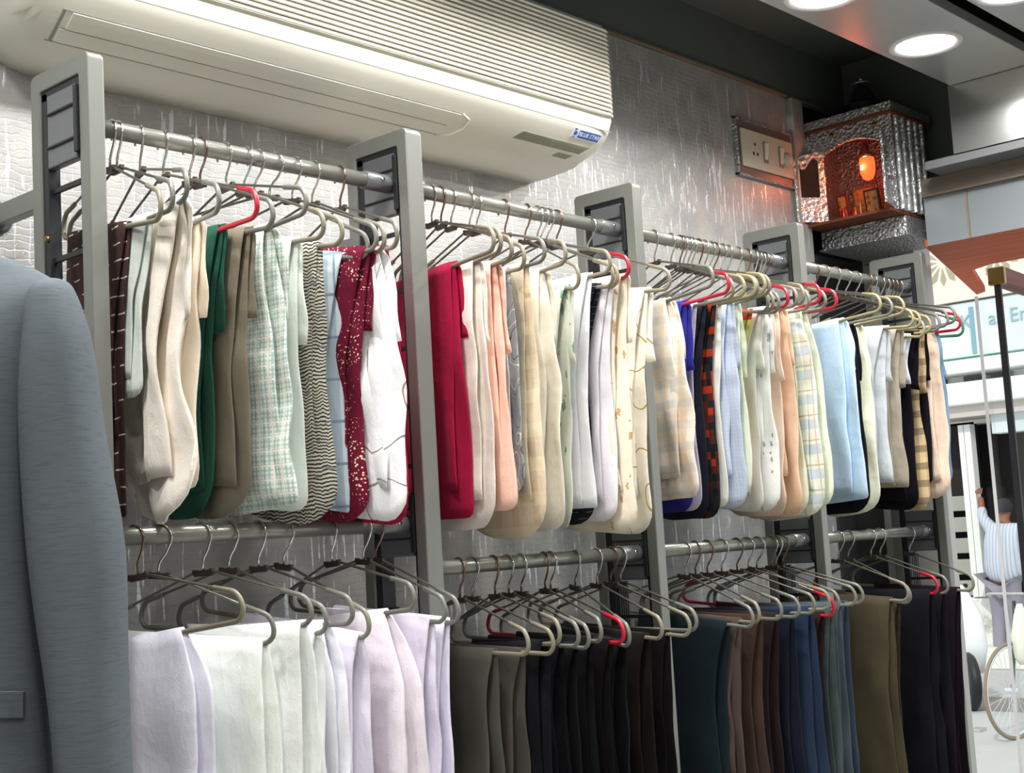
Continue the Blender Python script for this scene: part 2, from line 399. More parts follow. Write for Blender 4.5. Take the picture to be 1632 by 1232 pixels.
bays = ['between the jacket and the second upright', 'in the bay right of the second upright', 'in the bay right of the third upright', 'in the far bay by the entrance']
for b in range(4):
    for lo, rz in ((0, RZ), (1, LZ1 if b == 0 else LZ)):
        x0, x1 = UX[b]+UW[b], UX[b+1]
        t = thing('clothes_rail', ('lower' if lo else 'upper')+' round grey hanging rail '+bays[b], 'clothes rail', (x0, RY, rz), group=('lower' if lo else 'upper')+' hanging rails')
        bm = tube(B(), [(-.004, 0, 0), (x1-x0-.02, 0, 0)], .0148, 24); obj('tube', bm, MAT['rail'], t, smooth=True)
        bm = tube(B(), [(x1-x0-.065, 0, 0), (x1-x0-.0635, 0, 0), (x1-x0-.002, 0, 0), (x1-x0+.001, 0, 0)], .018, 24, radii=[.0155, .0178, .0178, .017]); obj('end_socket', bm, MAT['bracket'], t, smooth=True)
        bm = tube(B(), [(x1-x0-.03, -.0172, .003), (x1-x0-.03, -.0205, .0035)], .004, 10); obj('set_screw', bm, MAT['steel'], t, smooth=True)

# ------------------------------------------------------------------ hangers
A_, HV, HW = .065, .101, .212
TAB = {
 'U1': ([[1.22, -0.1739, 0.1338], [1.2314, -0.1538, 0.0557], [1.2729, -0.2472, -0.042], [1.3192, -0.1768, 0.0212], [1.372, -0.0855, 0.0209], [1.3952, -0.0221, 0.07], [1.4452, 0.005, -0.0579], [1.4899, 0.052, 0.092], [1.5148, 0.1663, 0.1196], [1.5542, 0.3957, 0.1864], [1.6004, 0.1267, 0.1255], [1.6463, -0.0234, 0.1215], [1.7121, -0.2149, 0.0673]],
   [[0, 0.0862, 0.0362, 0.3054, 0.4777, 0.4485], [1, 0.1304, 0.0804, 0.3098, 0.2887, 0.2523], [2, 0.1813, 0.1431, 0.3144, 0.4957, 0.4259], [3, 0.124, 0.0883, 0.3066, 0.442, 0.3875], [4, 0.0987, 0.052, 0.302, 0.4872, 0.4422], [5, 0.1406, 0.1225, 0.3056, 0.4893, 0.4316], [6, 0.1011, 0.1449, 0.2998, 0.4836, 0.4722], [7, 0.1366, 0.1325, 0.302, 0.4714, 0.4601], [8, 0.1601, 0.165, 0.3029, 0.4956, 0.4309], [9, 0.165, 0.148, 0.2999, 0.4641, 0.4584], [10, 0.1902, 0.1576, 0.3037, 0.4933, 0.464], [11, 0.188, 0.2306, 0.3033, 0.4893, 0.4311], [12, 0.1645, 0.1863, 0.2995, 0.5047, 0.4666]]),
 'U2': ([[1.9513, -0.2059, -0.0188], [1.978, -0.234, -0.0193], [2.0088, -0.2141, 0.0299], [2.0643, -0.2692, 0.081], [2.0831, -0.1412, 0.0013], [2.1702, -0.238, -0.014], [2.2427, -0.2565, 0.1889], [2.2758, -0.077, 0.0069], [2.2946, -0.0166, 0.1328], [2.3136, -0.0403, 0.1278], [2.3413, -0.0728, 0.023], [2.456, 0.1479, 0.0772]],
   [[0, 0.0668, 0.0801, 0.2818, 0.5042, 0.4511], [1, 0.1165, 0.137, 0.2865, 0.5293, 0.4753], [2, 0.1467, 0.1711, 0.2888, 0.4928, 0.4416], [3, 0.1471, 0.1681, 0.2873, 0.4591, 0.4296], [4, 0.1522, 0.1677, 0.2871, 0.5497, 0.4736], [5, 0.1221, 0.1446, 0.2814, 0.5392, 0.4736], [6, 0.1693, 0.1404, 0.2845, 0.5235, 0.4748], [7, 0.1517, 0.1236, 0.2811, 0.4952, 0.491], [8, 0.1714, 0.1214, 0.2824, 0.525, 0.4955], [9, 0.1914, 0.1694, 0.2841, 0.5119, 0.4656], [10, 0.195, 0.1866, 0.2838, 0.5454, 0.4604], [11, 0.1523, 0.1303, 0.2746, 0.5505, 0.466]]),
 'U3': ([[2.7026, -0.29, -0.0304], [2.7719, -0.2877, 0.0086], [2.8113, -0.3405, 0.0518], [2.8246, -0.2406, 0.0167], [2.8433, -0.1403, 0.0019], [2.8595, -0.1662, 0.0044], [2.8895, -0.1854, -0.0415], [2.9142, -0.2002, -0.0372], [2.9449, -0.2124, 0.146], [2.9646, -0.2134, 0.1322], [2.9959, -0.2299, 0.136], [3.0217, -0.2283, 0.0593], [3.0685, -0.2604, 0.0385], [3.1131, -0.3256, -0.0126], [3.1463, -0.3226, 0.0414], [3.1646, -0.2503, -0.041], [3.18, -0.1715, 0.0196], [3.1954, -0.0249, -0.002]],
   [[0, 0.0314, 0.0914, 0.2558, 0.4805, 0.4301], [1, 0.04, 0.0214, 0.2547, 0.5119, 0.4641], [2, 0.0577, 0.0196, 0.2556, 0.513, 0.4799], [3, 0.0716, 0.0323, 0.2566, 0.5308, 0.4809], [4, 0.0771, 0.0493, 0.2565, 0.5274, 0.4824], [5, 0.0858, 0.0607, 0.257, 0.5068, 0.468], [6, 0.0846, 0.0939, 0.2561, 0.5077, 0.4322], [7, 0.0889, 0.1017, 0.2558, 0.4855, 0.4559], [8, 0.113, 0.0744, 0.2576, 0.4689, 0.4391], [9, 0.135, 0.085, 0.2594, 0.4573, 0.4478], [10, 0.1465, 0.1022, 0.2598, 0.5154, 0.4726], [11, 0.1337, 0.1289, 0.2576, 0.5142, 0.459], [12, 0.1186, 0.1153, 0.2546, 0.5306, 0.4587], [13, 0.1145, 0.1358, 0.2529, 0.5373, 0.4365], [14, 0.1199, 0.1404, 0.2525, 0.5401, 0.461], [15, 0.1193, 0.1666, 0.2519, 0.5452, 0.4791], [16, 0.1344, 0.1827, 0.2529, 0.5195, 0.4807]]),
 'U4': ([[3.4561, -0.1708, -0.0486], [3.5115, -0.1192, -0.0297], [3.5752, -0.1274, -0.0632], [3.6367, -0.0243, 0.0702], [3.6959, -0.0902, 0.0766], [3.7641, -0.1389, 0.1819], [3.7949, -0.1858, 0.1122], [3.8417, -0.1882, 0.0663], [3.8734, -0.1745, -0.0062], [3.8974, -0.1314, -0.0621], [3.9215, -0.0158, 0.0206], [3.9541, 0.022, 0.0888]],
   [[0, 0.0691, 0.1081, 0.2377, 0.5055, 0.4844], [1, 0.0608, 0.0846, 0.235, 0.5353, 0.498], [2, 0.0475, 0.0754, 0.2317, 0.5401, 0.4724], [3, 0.1236, 0.1038, 0.2378, 0.4504, 0.4398], [4, 0.14, 0.1221, 0.2381, 0.4667, 0.4593], [5, 0.152, 0.102, 0.2376, 0.4571, 0.4406], [6, 0.1599, 0.1172, 0.2377, 0.5318, 0.5054], [7, 0.1376, 0.1206, 0.2338, 0.5331, 0.4974], [8, 0.1186, 0.1137, 0.2308, 0.4648, 0.4515], [9, 0.1111, 0.1456, 0.2292, 0.5118, 0.4632], [10, 0.1242, 0.1461, 0.2295, 0.4752, 0.4546]]),
 'L1': ([[1.2416, 0.1921, -0.1262], [1.2906, 0.4435, 0.0826], [1.3697, 0.2711, -0.0467], [1.4269, 0.1856, 0.0389], [1.4862, 0.1234, -0.0162], [1.5477, 0.0947, 0.1275], [1.648, -0.0246, -0.0793], [1.7312, 0.0194, 0.0642], [1.7625, 0.0492, 0.0899]],
   [[0, 0.0799, 0.132, 0.1176, 0.6, 0.58], [1, 0.195, 0.2155, 0.1288, 0.6, 0.58], [2, 0.195, 0.2084, 0.1346, 0.6, 0.58], [3, 0.193, 0.192, 0.1398, 0.6, 0.58], [4, 0.1489, 0.191, 0.147, 0.6, 0.58], [5, 0.195, 0.1944, 0.1531, 0.6, 0.58], [6, 0.1294, 0.2025, 0.1661, 0.6, 0.58], [7, 0.178, 0.1766, 0.1758, 0.6, 0.58], [8, 0.1837, 0.1797, 0.1804, 0.6, 0.58]]),
 'L2': ([[1.975, -0.1646, 0.0071], [2.0124, -0.0006, 0.0359], [2.0747, -0.2323, -0.0563], [2.118, -0.1625, -0.0045], [2.1584, -0.1767, 0.0361], [2.2317, -0.3287, -0.0123], [2.2519, -0.1087, 0.0359], [2.3351, -0.3303, 0.0921], [2.4085, -0.2069, 0.0575], [2.4597, 0.0156, 0.0691], [2.4914, -0.0634, 0.0184]],
   [[0, 0.1075, 0.102, 0.1193, 0.6, 0.58], [1, 0.1341, 0.1236, 0.1254, 0.6, 0.58], [2, 0.1588, 0.1563, 0.1278, 0.6, 0.58], [3, 0.159, 0.1469, 0.1348, 0.6, 0.58], [4, 0.1716, 0.1565, 0.139, 0.6, 0.58], [5, 0.1712, 0.1605, 0.1454, 0.6, 0.58], [6, 0.1774, 0.1599, 0.1523, 0.6, 0.58], [7, 0.1854, 0.17, 0.1578, 0.6, 0.58], [8, 0.1615, 0.1567, 0.1717, 0.6, 0.58], [9, 0.1538, 0.1489, 0.1833, 0.6, 0.58]]),
 'L3': ([[2.7431, -0.1402, 0.0902], [2.7844, -0.2309, 0.0455], [2.8346, -0.0563, 0.04], [2.8967, 0.0224, 0.0448], [2.9634, 0.025, 0.028], [3.0118, 0.1017, 0.0028], [3.0611, 0.1098, 0.1097], [3.1266, -0.1699, 0.0406], [3.1447, 0.0829, -0.0003], [3.1753, 0.1008, -0.0118]],
   [[0, 0.1383, 0.1053, 0.2181, 0.6, 0.58], [1, 0.1489, 0.1282, 0.2212, 0.6, 0.58], [2, 0.1516, 0.1337, 0.231, 0.6, 0.58], [3, 0.1509, 0.1334, 0.2407, 0.6, 0.58], [4, 0.1489, 0.1473, 0.2495, 0.6, 0.58], [5, 0.1584, 0.1711, 0.2571, 0.6, 0.58], [6, 0.1808, 0.153, 0.2631, 0.6, 0.58], [7, 0.1896, 0.1799, 0.2645, 0.6, 0.58], [8, 0.1667, 0.1653, 0.2738, 0.6, 0.58], [9, 0.1641, 0.1595, 0.2783, 0.6, 0.58]]),
 'L4': ([[3.4683, -0.0631, 0.0532], [3.5276, -0.2, 0.1004], [3.6502, -0.1405, 0.0129], [3.7062, -0.0963, 0.0294], [3.8891, -0.1393, 0.055]],
   [[0, 0.1598, 0.1546, 0.3132, 0.6, 0.58], [1, 0.1727, 0.1453, 0.3173, 0.6, 0.58], [2, 0.1898, 0.1841, 0.3336, 0.6, 0.58], [3, 0.195, 0.1916, 0.3417, 0.6, 0.58], [4, 0.1607, 0.1425, 0.3666, 0.6, 0.58]])}

def hanger_meshes():
    r = .0215; c = (0, 0, -.0047)
    pts = [(0, -r*math.cos(math.radians(a)), c[2]+r*math.sin(math.radians(a))) for a in range(200, -37, -12)]
    pts += [(0, -.0125, -.0285), (0, -.004, -.040), (0, 0, -.048), (0, 0, -A_+.002)]
    bm = tube(B(), pts, .0022, 7)
    hook = obj('hook', bm, MAT['chrome'], smooth=True)
    bm = B()
    for s in (1, -1):
        p = [(0, 0, -A_+.002), (0, -s*.02, -A_), (0, -s*(HW-.03), -A_-.050), (0, -s*(HW-.004), -A_-.062), (0, -s*HW, -A_-.09)]
        tube(bm, fillet(p, .014, 3), .0024, 7)
    frame = obj('wire_arms', bm, MAT['dark_wire'], smooth=True)
    bm = B(); box(bm, -.0028, .0028, -.018, .018, -A_-.007, -A_+.0035)
    for s in (1, -1): box(bm, -.0035, .0035, s*.018-.003, s*.018+.003, -A_-.004, -A_+.005)
    plate = obj('apex_plate', bm, MAT['rust_wire'], bev=.001)
    bm = B()
    p = []
    for s in (1, -1):
        q = [(0, -s*(HW-.055), -A_-.043), (0, -s*(HW-.010), -A_-.056), (0, -s*HW, -A_-.074), (0, -s*HW, -A_-.090), (0, -s*(HW-.012), -A_-HV), (0, 0, -A_-HV)]
        q = fillet(q, .016, 4); p += q if s == 1 else q[::-1][1:]
    tube(bm, p, .0043, 8)
    sl = obj('bar_sleeve', bm, MAT['sleeve_beige'], smooth=True)
    ms = {}
    for k in ('beige', 'grey', 'olive', 'red', 'green'):
        me = sl.data.copy(); me.materials[0] = MAT['sleeve_'+k]; ms[k] = me
    hk = {'chrome': hook.data, 'rust': hook.data.copy()}; hk['rust'].materials[0] = MAT['rust_hook']
    out = (hk, frame.data, plate.data, ms)
    for o in (hook, frame, plate, sl): bpy.data.objects.remove(o)
    return out
HK, FR, PL, SL = hanger_meshes()
def add(name, data, parent, label=None):
    o = bpy.data.objects.new(name, data); col.objects.link(o); o.parent = parent
    if label: o['label'] = label
    return o
RED = {('U1', 4), ('U2', 10), ('U3', 1), ('U3', 11), ('U3', 15), ('U3', 17), ('U4', 10), ('L2', 6), ('L3', 6), ('L4', 2)}
def hanger(key, i, rec, desc):
    X, th, ph = rec; b = int(key[1])
    rz = RZ if key[0] == 'U' else (LZ1 if b == 1 else LZ)
    random.seed(hash((key[1], i)) if False else (ord(key[0])*100+b*37+i))
    colr = 'red' if (key, i) in RED else ('green' if (key, i) == ('U4', 11) else random.choice(['beige', 'grey', 'beige', 'olive'] if key[0] == 'U' and b > 1 else ['beige', 'grey', 'grey']))
    cn = {'beige': 'beige', 'grey': 'grey', 'olive': 'yellowish', 'red': 'red', 'green': 'green'}[colr]
    t = thing('clothes_hanger', '%s sleeved hanger %s' % (cn, desc), 'hanger', (X, RY, rz), (ph, 0, th), 'wire trouser hangers on the %s rail, bay %s' % ('upper' if key[0] == 'U' else 'lower', ['', 'by the jacket', 'under the air conditioner end', 'in the middle', 'by the entrance'][b]))
    h = add('hook', HK['rust' if random.random() < .25 else 'chrome'], t)
    add('wire_arms', FR, t); add('apex_plate', PL, t)
    add('bar_sleeve', SL[colr], t)
    return t

# ------------------------------------------------------------------ garments
def layer(name, mat, parent, uf, um, dmid, W, L, T, x0, R, seed, phi, amp=1., dm=None, slack=1., usz=None):
    """a folded panel of cloth hanging over the bar: two skins joined along both edges and the hem"""
    rnd = random.Random(seed); NU, NV = (14, 22) if usz is None else usz
    p1, p2, p3 = rnd.uniform(0, 6), rnd.uniform(0, 6), rnd.uniform(0, 6); k1, k2 = rnd.uniform(28, 40), rnd.uniform(55, 85)
    tl = rnd.uniform(-.012, .012)
    tm = min(max(dmid/L, .2), .9)
    bm = B(); uvl = bm.loops.layers.uv.new('UVMap')
    ring = []
    for j in range(NV+1):
        t = j/NV; q = min(t/tm, 1.); sm = math.sin(q*PI/2)
        ufr = uf + (um-uf)*sm + .004*math.sin(9*t+p1)*t
        urr = max(uf-W, -.185) + (.3*(um-uf)*sm) - .010*math.sin(PI*t)*slack
        row = []
        for i in range(NU+1):
            f = i/NU; f2 = .5-.5*math.cos(PI*f)
            u = urr + (ufr-urr)*f2
            qq = max(0., (f2-(1-R/(ufr-urr)))/(R/(ufr-urr))) if R > .001 else 0.
            LL = L - R*(1-math.sqrt(max(0., 1-min(qq, 1)**2)))*.9 + tl*(f2-.5) - (.06*R/.06 if R > .03 else 0)*(max(0., .45-f2))**2*3
            zt = -u*math.sin(phi) + .0085
            z = zt - LL*t
            g = min(1., t/.10); g = g*g*(3-2*g)
            xc = x0*g + math.copysign(.0038, x0)*(1-g)
            A = amp*T*min(1., t*2.2)
            xc += A*(.75*math.sin(k1*u + p1 + 2.2*t) + .45*math.sin(k2*u + p2 - 3.*t + 1.5*math.sin(5*t)))
            nz = noise.noise(Vector((u*14+seed, t*L*9, seed*.37)))
            xc += amp*T*(.8*nz + .55*math.sin(46*(u*math.cos(p3) + t*L*math.sin(p3)*.8) + p1)*min(1., t*3)*(.5+.5*math.sin(p2+7*t)))
            u += .004*noise.noise(Vector((seed*1.7, t*L*11, f*2)))*min(1, t*3)
            e = abs(2*f2-1); th = (.0046 + (T-.0046)*min(1., t/.16)) * math.sqrt(max(0., 1-e**6))
            if t > .93: th *= 1-.75*((t-.93)/.07)**2
            row.append((u, z, xc, th, f2, t))
        ring.append(row)
    F, K = [], []
    for row in ring:
        F.append([bm.verts.new((xc-th, -u, z)) for u, z, xc, th, f, t in row])
        K.append([F[-1][i] if i in (0, NU) else bm.verts.new((row[i][2]+row[i][3], -row[i][0], row[i][1])) for i in range(NU+1)])
    def face(vs, uv_):
        try: f = bm.faces.new(vs)
        except ValueError: return
        for lp, c in zip(f.loops, uv_): lp[uvl].uv = c
    ou = rnd.uniform(0, .05)
    for j in range(NV):
        for i in range(NU):
            c = [(ring[a][b_][0]+ou, ring[a][b_][1]) for a, b_ in ((j, i), (j, i+1), (j+1, i+1), (j+1, i))]
            face((F[j][i], F[j][i+1], F[j+1][i+1], F[j+1][i]), c)
            c2 = [(2*ring[j][NU][0]-x+.0, y) for x, y in c]
            face((K[j][i], K[j+1][i], K[j+1][i+1], K[j][i+1]), [c2[0], c2[3], c2[2], c2[1]])
    for jj in (0, NV):
        for i in range(NU):
            c = [(ring[jj][a][0]+ou, ring[jj][a][1]) for a in (i, i+1)]
            face([v for k_, v in enumerate((F[jj][i], F[jj][i+1], K[jj][i+1], K[jj][i])) if not (k_ == 3 and i == 0) and not (k_ == 2 and i == NU-1)],
                 [c_ for k_, c_ in enumerate((c[0], c[1], c[1], c[0])) if not (k_ == 3 and i == 0) and not (k_ == 2 and i == NU-1)])
    o = obj(name, bm, mat, parent, smooth=True)
    return o
def garment(key, hrec, g, spec, gap):
    i, uf, um, dmid, Lf, Ln = g; X, th, ph = hrec; b = int(key[1]); seed = ord(key[0])*50+b*20+i
    name, cat, label, mat, opt = spec
    rz = (RZ if key[0] == 'U' else (LZ1 if b == 1 else LZ)) - (A_+HV)
    sn, cs = math.sin(ph), math.cos(ph)
    U, V = -(A_+HV)*sn, (A_+HV)*cs
    loc = (X + U*math.sin(th), RY - U*math.cos(th), (rz + A_+HV) - V)
    t = thing(name, label, cat, loc, (0, 0, th), {'U': 'shirts folded over the upper hangers', 'L': 'trousers folded over the lower hangers'}[key[0]])
    Th = max(.0035, min(.0075 if key[0] == 'U' else .009, gap*.2)); off = Th*1.05
    amp = opt.get('amp', .8)
    if key[0] == 'U':
        R = opt.get('R', .075); W = opt.get('W', .28)
        layer('body', mat, t, uf+.006, um, dmid, W, Lf, Th, off, R, seed, ph, amp)
        layer('front_fold', opt.get('mat2', mat), t, uf, um-.030, dmid, W-.02, Ln, Th, -off, opt.get('R2', .004), seed+7, ph, amp)
        if opt.get('cuff', True) and gap > .02:
            layer('sleeve', opt.get('mat3', mat), t, uf+.012, uf+.012+(um-uf)*.5, .1, .10, opt.get('cl', .15+.05*((seed*7 % 5)/5)), Th*.55, off+Th*1.0, .002, seed+11, ph, amp*.6, usz=(10, 10))
    else:
        W = opt.get('W', .30)
        layer('back_leg', mat, t, uf+.004, um, dmid, W, Lf, Th, off, .0, seed, ph, amp)
        layer('front_leg', mat, t, uf, um-.018, dmid, W-.01, Ln, Th, -off, .0, seed+7, ph, amp)
    return t

cm = cloth
W1 = '#f1efe8'
SH = {
'U1': [
 ('shirt', 'shirt', 'dark brown shirt with white dash stitches, first from the left', cm('brown dashed cloth', '#4a3331', 'dash', '#e8ddd8', '#2c2022'), {'R': .01, 'amp': .5}),
 ('shirt', 'shirt', 'pale mint grey shirt between the brown and cream shirts', cm('mint grey cloth', '#dbe2dc'), {'R': .03, 'amp': 1.2}),
 ('shirt', 'shirt', 'crumpled cream shirt with a wide rounded bottom loop', cm('cream cloth', '#f6ede0'), {'R': .09, 'amp': 1.5}),
 ('shirt', 'shirt', 'cream shirt directly left of the bottle green shirt', cm('warm cream cloth', '#f4e9d9'), {'R': .05, 'amp': 1.2}),
 ('shirt', 'shirt', 'bottle green shirt under the red hanger', cm('bottle green cloth', '#27594a'), {'R': .09, 'amp': .9}),
 ('shirt', 'shirt', 'taupe grey brown shirt right of the bottle green one', cm('taupe cloth', '#7f7869'), {'R': .1, 'amp': .7}),
 ('shirt', 'shirt', 'white shirt with small teal green checks', cm('teal check cloth', '#e6ebe4', 'plaid', '#8fb3ac', '#f4f3ea', p=.5), {'R': .012, 'amp': .9}),
 ('shirt', 'shirt', 'plain pale mint white shirt right of the teal checked one', cm('pale mint cloth', '#e4ebe4'), {'R': .03, 'amp': 1.3}),
 ('shirt', 'shirt', 'black and cream crinkle striped shirt', cm('black cream crinkle cloth', '#c4c0ae', 'jag', '#2e2d34', '#6f6d77'), {'R': .09, 'amp': 1.4, 'cuff': False}),
 ('shirt', 'shirt', 'blue grey windowpane check shirt with cream lining edge', cm('blue windowpane cloth', '#c7d3da', 'windowpane', '#7f97ad'), {'R': .004, 'amp': .7, 'mat2': None}),
 ('shirt', 'shirt', 'maroon shirt covered in tiny gold and white dots', cm('maroon dotted cloth', '#6e1732', 'dots', '#f0d8b8', p=.55), {'R': .07, 'amp': .8}),
 ('shirt', 'shirt', 'white shirt with thin brown looping lines', cm('white loop cloth', '#f1f1f3', 'loops', '#9b8a86'), {'R': .06, 'amp': 1.5}),
 ('shirt', 'shirt', 'crimson shirt partly hidden behind the second upright', cm('crimson cloth', '#a3173c'), {'R': .06, 'amp': .6, 'cuff': False})],
'U2': [
 ('shirt', 'shirt', 'bright crimson red shirt just right of the second upright', cm('bright crimson cloth', '#a6163f'), {'R': .02, 'amp': .9}),
 ('shirt', 'shirt', 'ivory shirt right of the bright crimson shirt', cm('ivory cloth', '#f3ede2'), {'R': .07, 'amp': 1.1}),
 ('shirt', 'shirt', 'peach pink shirt right of the ivory one', cm('peach pink cloth', '#f8cdba'), {'R': .03, 'amp': 1.1}),
 ('shirt', 'shirt', 'slate blue shirt with black and white curved strokes', cm('slate swirl cloth', '#a3b0bc', 'loops', '#2a2d38', '#eef2f6', p=.5), {'R': .06, 'amp': .9, 'mat2': 'w'}),
 ('shirt', 'shirt', 'beige shirt with faint yellow checks and big bottom loop', cm('beige square cloth', '#dccdb4', 'bigplaid', '#d2bd9c', '#e8dcb8', p=.8), {'R': .085, 'amp': 1.1}),
 ('shirt', 'shirt', 'off white shirt between the beige check and leaf print shirts', cm('off white cloth', '#ebe8dc'), {'R': .05, 'amp': 1.}),
 ('shirt', 'shirt', 'pale sage shirt with sparse green leaf sprigs', cm('sage sprig cloth', '#dfe3d6', 'spots', '#5d8f7d', p=1.3), {'R': .07, 'amp': 1.3}),
 ('shirt', 'shirt', 'plain white shirt left of the navy striped one', cm('white cloth', '#f0f0f6'), {'R': .004, 'amp': .5}),
 ('shirt', 'shirt', 'near black navy shirt with thin pale stripes', cm('navy dash cloth', '#20232b', 'dash', '#767c74', p=.5), {'R': .07, 'amp': .5}),
 ('shirt', 'shirt', 'lilac white shirt right of the navy striped one', cm('lilac white cloth', '#ebe7ee'), {'R': .06, 'amp': 1.4}),
 ('shirt', 'shirt', 'cream shirt with golden floral print', cm('gold floral cloth', '#efe5d2', 'spots', '#c79a5c', p=1.1), {'R': .05, 'amp': 1., 'mat2': None}),
 ('shirt', 'shirt', 'cream shirt with dotted gold loops beside the third upright', cm('cream gold loop cloth', '#f0ece0', 'loops', '#b49b62'), {'R': .07, 'amp': 1.3})],
'U3': [
 ('shirt', 'shirt', 'orange and grey pastel checked shirt beside the third upright', cm('orange pastel check cloth', '#efe6da', 'bigplaid', '#eccfa9', '#d3cfca', p=.6), {'R': .03, 'amp': 1.4}),
 ('shirt', 'shirt', 'royal blue shirt under the red sleeved hanger', cm('royal blue cloth', '#34349a'), {'R': .05, 'amp': .5}),
 ('shirt', 'shirt', 'lilac white shirt right of the royal blue one', cm('pale lilac cloth', '#ece6f2'), {'R': .05, 'amp': .8}),
 ('shirt', 'shirt', 'charcoal navy shirt left of the red tartan one', cm('charcoal navy cloth', '#262935'), {'R': .05, 'amp': .6}),
 ('shirt', 'shirt', 'black and red tartan shirt', cm('red tartan cloth', '#1d2024', 'patch', '#2a2c30', '#5a2a22', '#b83a22', p=.5), {'R': .05, 'amp': .8}),
 ('shirt', 'shirt', 'thin white shirt right of the tartan', cm('clean white cloth', '#f2f5ee'), {'R': .03, 'amp': .8}),
 ('shirt', 'shirt', 'pale blue micro check shirt', cm('pale blue check cloth', '#cfdbee', 'plaid', '#c0cfe8', p=.6), {'R': .05, 'amp': 1.2}),
 ('shirt', 'shirt', 'pale green shirt right of the pale blue check', cm('pale green cloth', '#dde6cf'), {'R': .05, 'amp': 1.}),
 ('shirt', 'shirt', 'white shirt with black and maroon floral marks, mostly hidden', cm('maroon floral cloth', '#e9dcd8', 'spots', '#6a2030', p=.9), {'R': .03, 'amp': .8}),
 ('shirt', 'shirt', 'patchwork shirt of red, green and yellow blocks', cm('patchwork cloth', '#59ab83', 'patch', '#c8c46a', '#8a2433', '#c0402c'), {'R': .02, 'amp': .6}),
 ('shirt', 'shirt', 'crisp white shirt right of the patchwork one', cm('crisp white cloth', '#f1f2ec'), {'R': .05, 'amp': .9}),
 ('shirt', 'shirt', 'white shirt with grey green leaf print', cm('leaf print cloth', '#eef0ee', 'spots', '#7d938f', p=.8), {'R': .06, 'amp': 1.3}),
 ('shirt', 'shirt', 'light peach beige shirt, left of the two peach ones', cm('light peach cloth', '#edd6c2'), {'R': .06, 'amp': 1.1}),
 ('shirt', 'shirt', 'deeper peach tan shirt, right of the two peach ones', cm('peach tan cloth', '#e6c6aa'), {'R': .06, 'amp': 1.4}),
 ('shirt', 'shirt', 'pale sage striped shirt right of the peach ones', cm('sage stripe cloth', '#dfe2cc', 'pinstripe', '#bfc6ac'), {'R': .07, 'amp': 1.1}),
 ('shirt', 'shirt', 'cream shirt with light blue square blocks', cm('blue block cloth', '#eeefe2', 'bigplaid', '#e3e6da', '#b3c8de', '#c9c2b4', p=.75), {'R': .07, 'amp': 1.3}),
 ('shirt', 'shirt', 'plain pale lime shirt left of the fourth upright', cm('pale lime cloth', '#e1e8d0'), {'R': .07, 'amp': 1.1})],
'U4': [
 ('shirt', 'shirt', 'sky blue shirt right of the fourth upright', cm('sky blue cloth', '#bcd7ef'), {'R': .01, 'amp': .8}),
 ('shirt', 'shirt', 'black shirt edge right of the sky blue shirt', cm('black cloth', '#14131c'), {'R': .06, 'amp': .5}),
 ('shirt', 'shirt', 'pale lime cream shirt right of the sky blue shirt', cm('lime cream cloth', '#e6ead4'), {'R': .07, 'amp': 1.2}),
 ('shirt', 'shirt', 'silver grey shirt with straight hem', cm('silver grey cloth', '#c2c8cf'), {'R': .004, 'amp': .4}),
 ('shirt', 'shirt', 'taupe khaki shirt in the far bay', cm('khaki taupe cloth', '#a39b8c'), {'R': .004, 'amp': .4}),
 ('shirt', 'shirt', 'bluish white shirt left of the black pair', cm('bluish white cloth', '#dfe6f2'), {'R': .004, 'amp': .4}),
 ('shirt', 'shirt', 'black shirt left of the tan checked sliver', cm('deep black cloth', '#131018'), {'R': .06, 'amp': .4}),
 ('shirt', 'shirt', 'tan and black checked shirt showing between two black edges', cm('tan check cloth', '#c4a880', 'bigplaid', '#d8c49c', '#5a4a3a', p=.6), {'R': .05, 'amp': 1.}),
 ('shirt', 'shirt', 'black shirt right of the tan checked sliver', cm('soft black cloth', '#17141c'), {'R': .02, 'amp': .4}),
 ('shirt', 'shirt', 'pale peach shirt near the right end of the rack', cm('pale peach cloth', '#ead5c2'), {'R': .06, 'amp': 1.2}),
 ('shirt', 'shirt', 'denim blue shirt at the right end of the rack', cm('denim blue cloth', '#86a9cb'), {'R': .05, 'amp': .8})],
'L1': [
 ('trousers', 'trousers', 'lilac white trousers, first from the left', cm('white lilac trouser cloth', '#e9e8f6'), {'amp': 1.1}),
 ('trousers', 'trousers', 'greenish white trousers with a wide face, second from the left', cm('white green trouser cloth', '#eef4ee'), {'amp': 1.1}),
 ('trousers', 'trousers', 'white trousers third from the left', cm('white trouser cloth', '#f2f6f4'), {'amp': 1.1}),
 ('trousers', 'trousers', 'white trousers fourth from the left, narrow visible edge', cm('clean white trouser cloth', '#f3f5f6'), {'amp': 1.1}),
 ('trousers', 'trousers', 'white trousers fifth from the left, lilac tinted fold', cm('cool white trouser cloth', '#efeff8'), {'amp': 1.1}),
 ('trousers', 'trousers', 'lilac tinted trousers sixth from the left', cm('lilac trouser cloth', '#ece6f4'), {'amp': 1.1}),
 ('trousers', 'trousers', 'pinkish white trousers seventh from the left', cm('pink white trouser cloth', '#f0e8f0'), {'amp': 1.1}),
 ('trousers', 'trousers', 'white trousers eighth from the left, beside the last white pair', cm('lavender white trouser cloth', '#ebe6f6'), {'amp': 1.1}),
 ('trousers', 'trousers', 'last white trousers, against the second upright', cm('bluish lilac trouser cloth', '#e8e5f5'), {'amp': 1.1})],
'L2': [  # suiting from here on darkened, weaker low light put into the colour
 ('trousers', 'trousers', 'olive grey trousers just right of the second upright', cm('olive grey suiting', '#52524a', crease=.15), {'amp': .7}),
 ('trousers', 'trousers', 'warm grey trousers left of the black group', cm('warm grey suiting', '#4b4742', crease=.15), {'amp': .9})] +
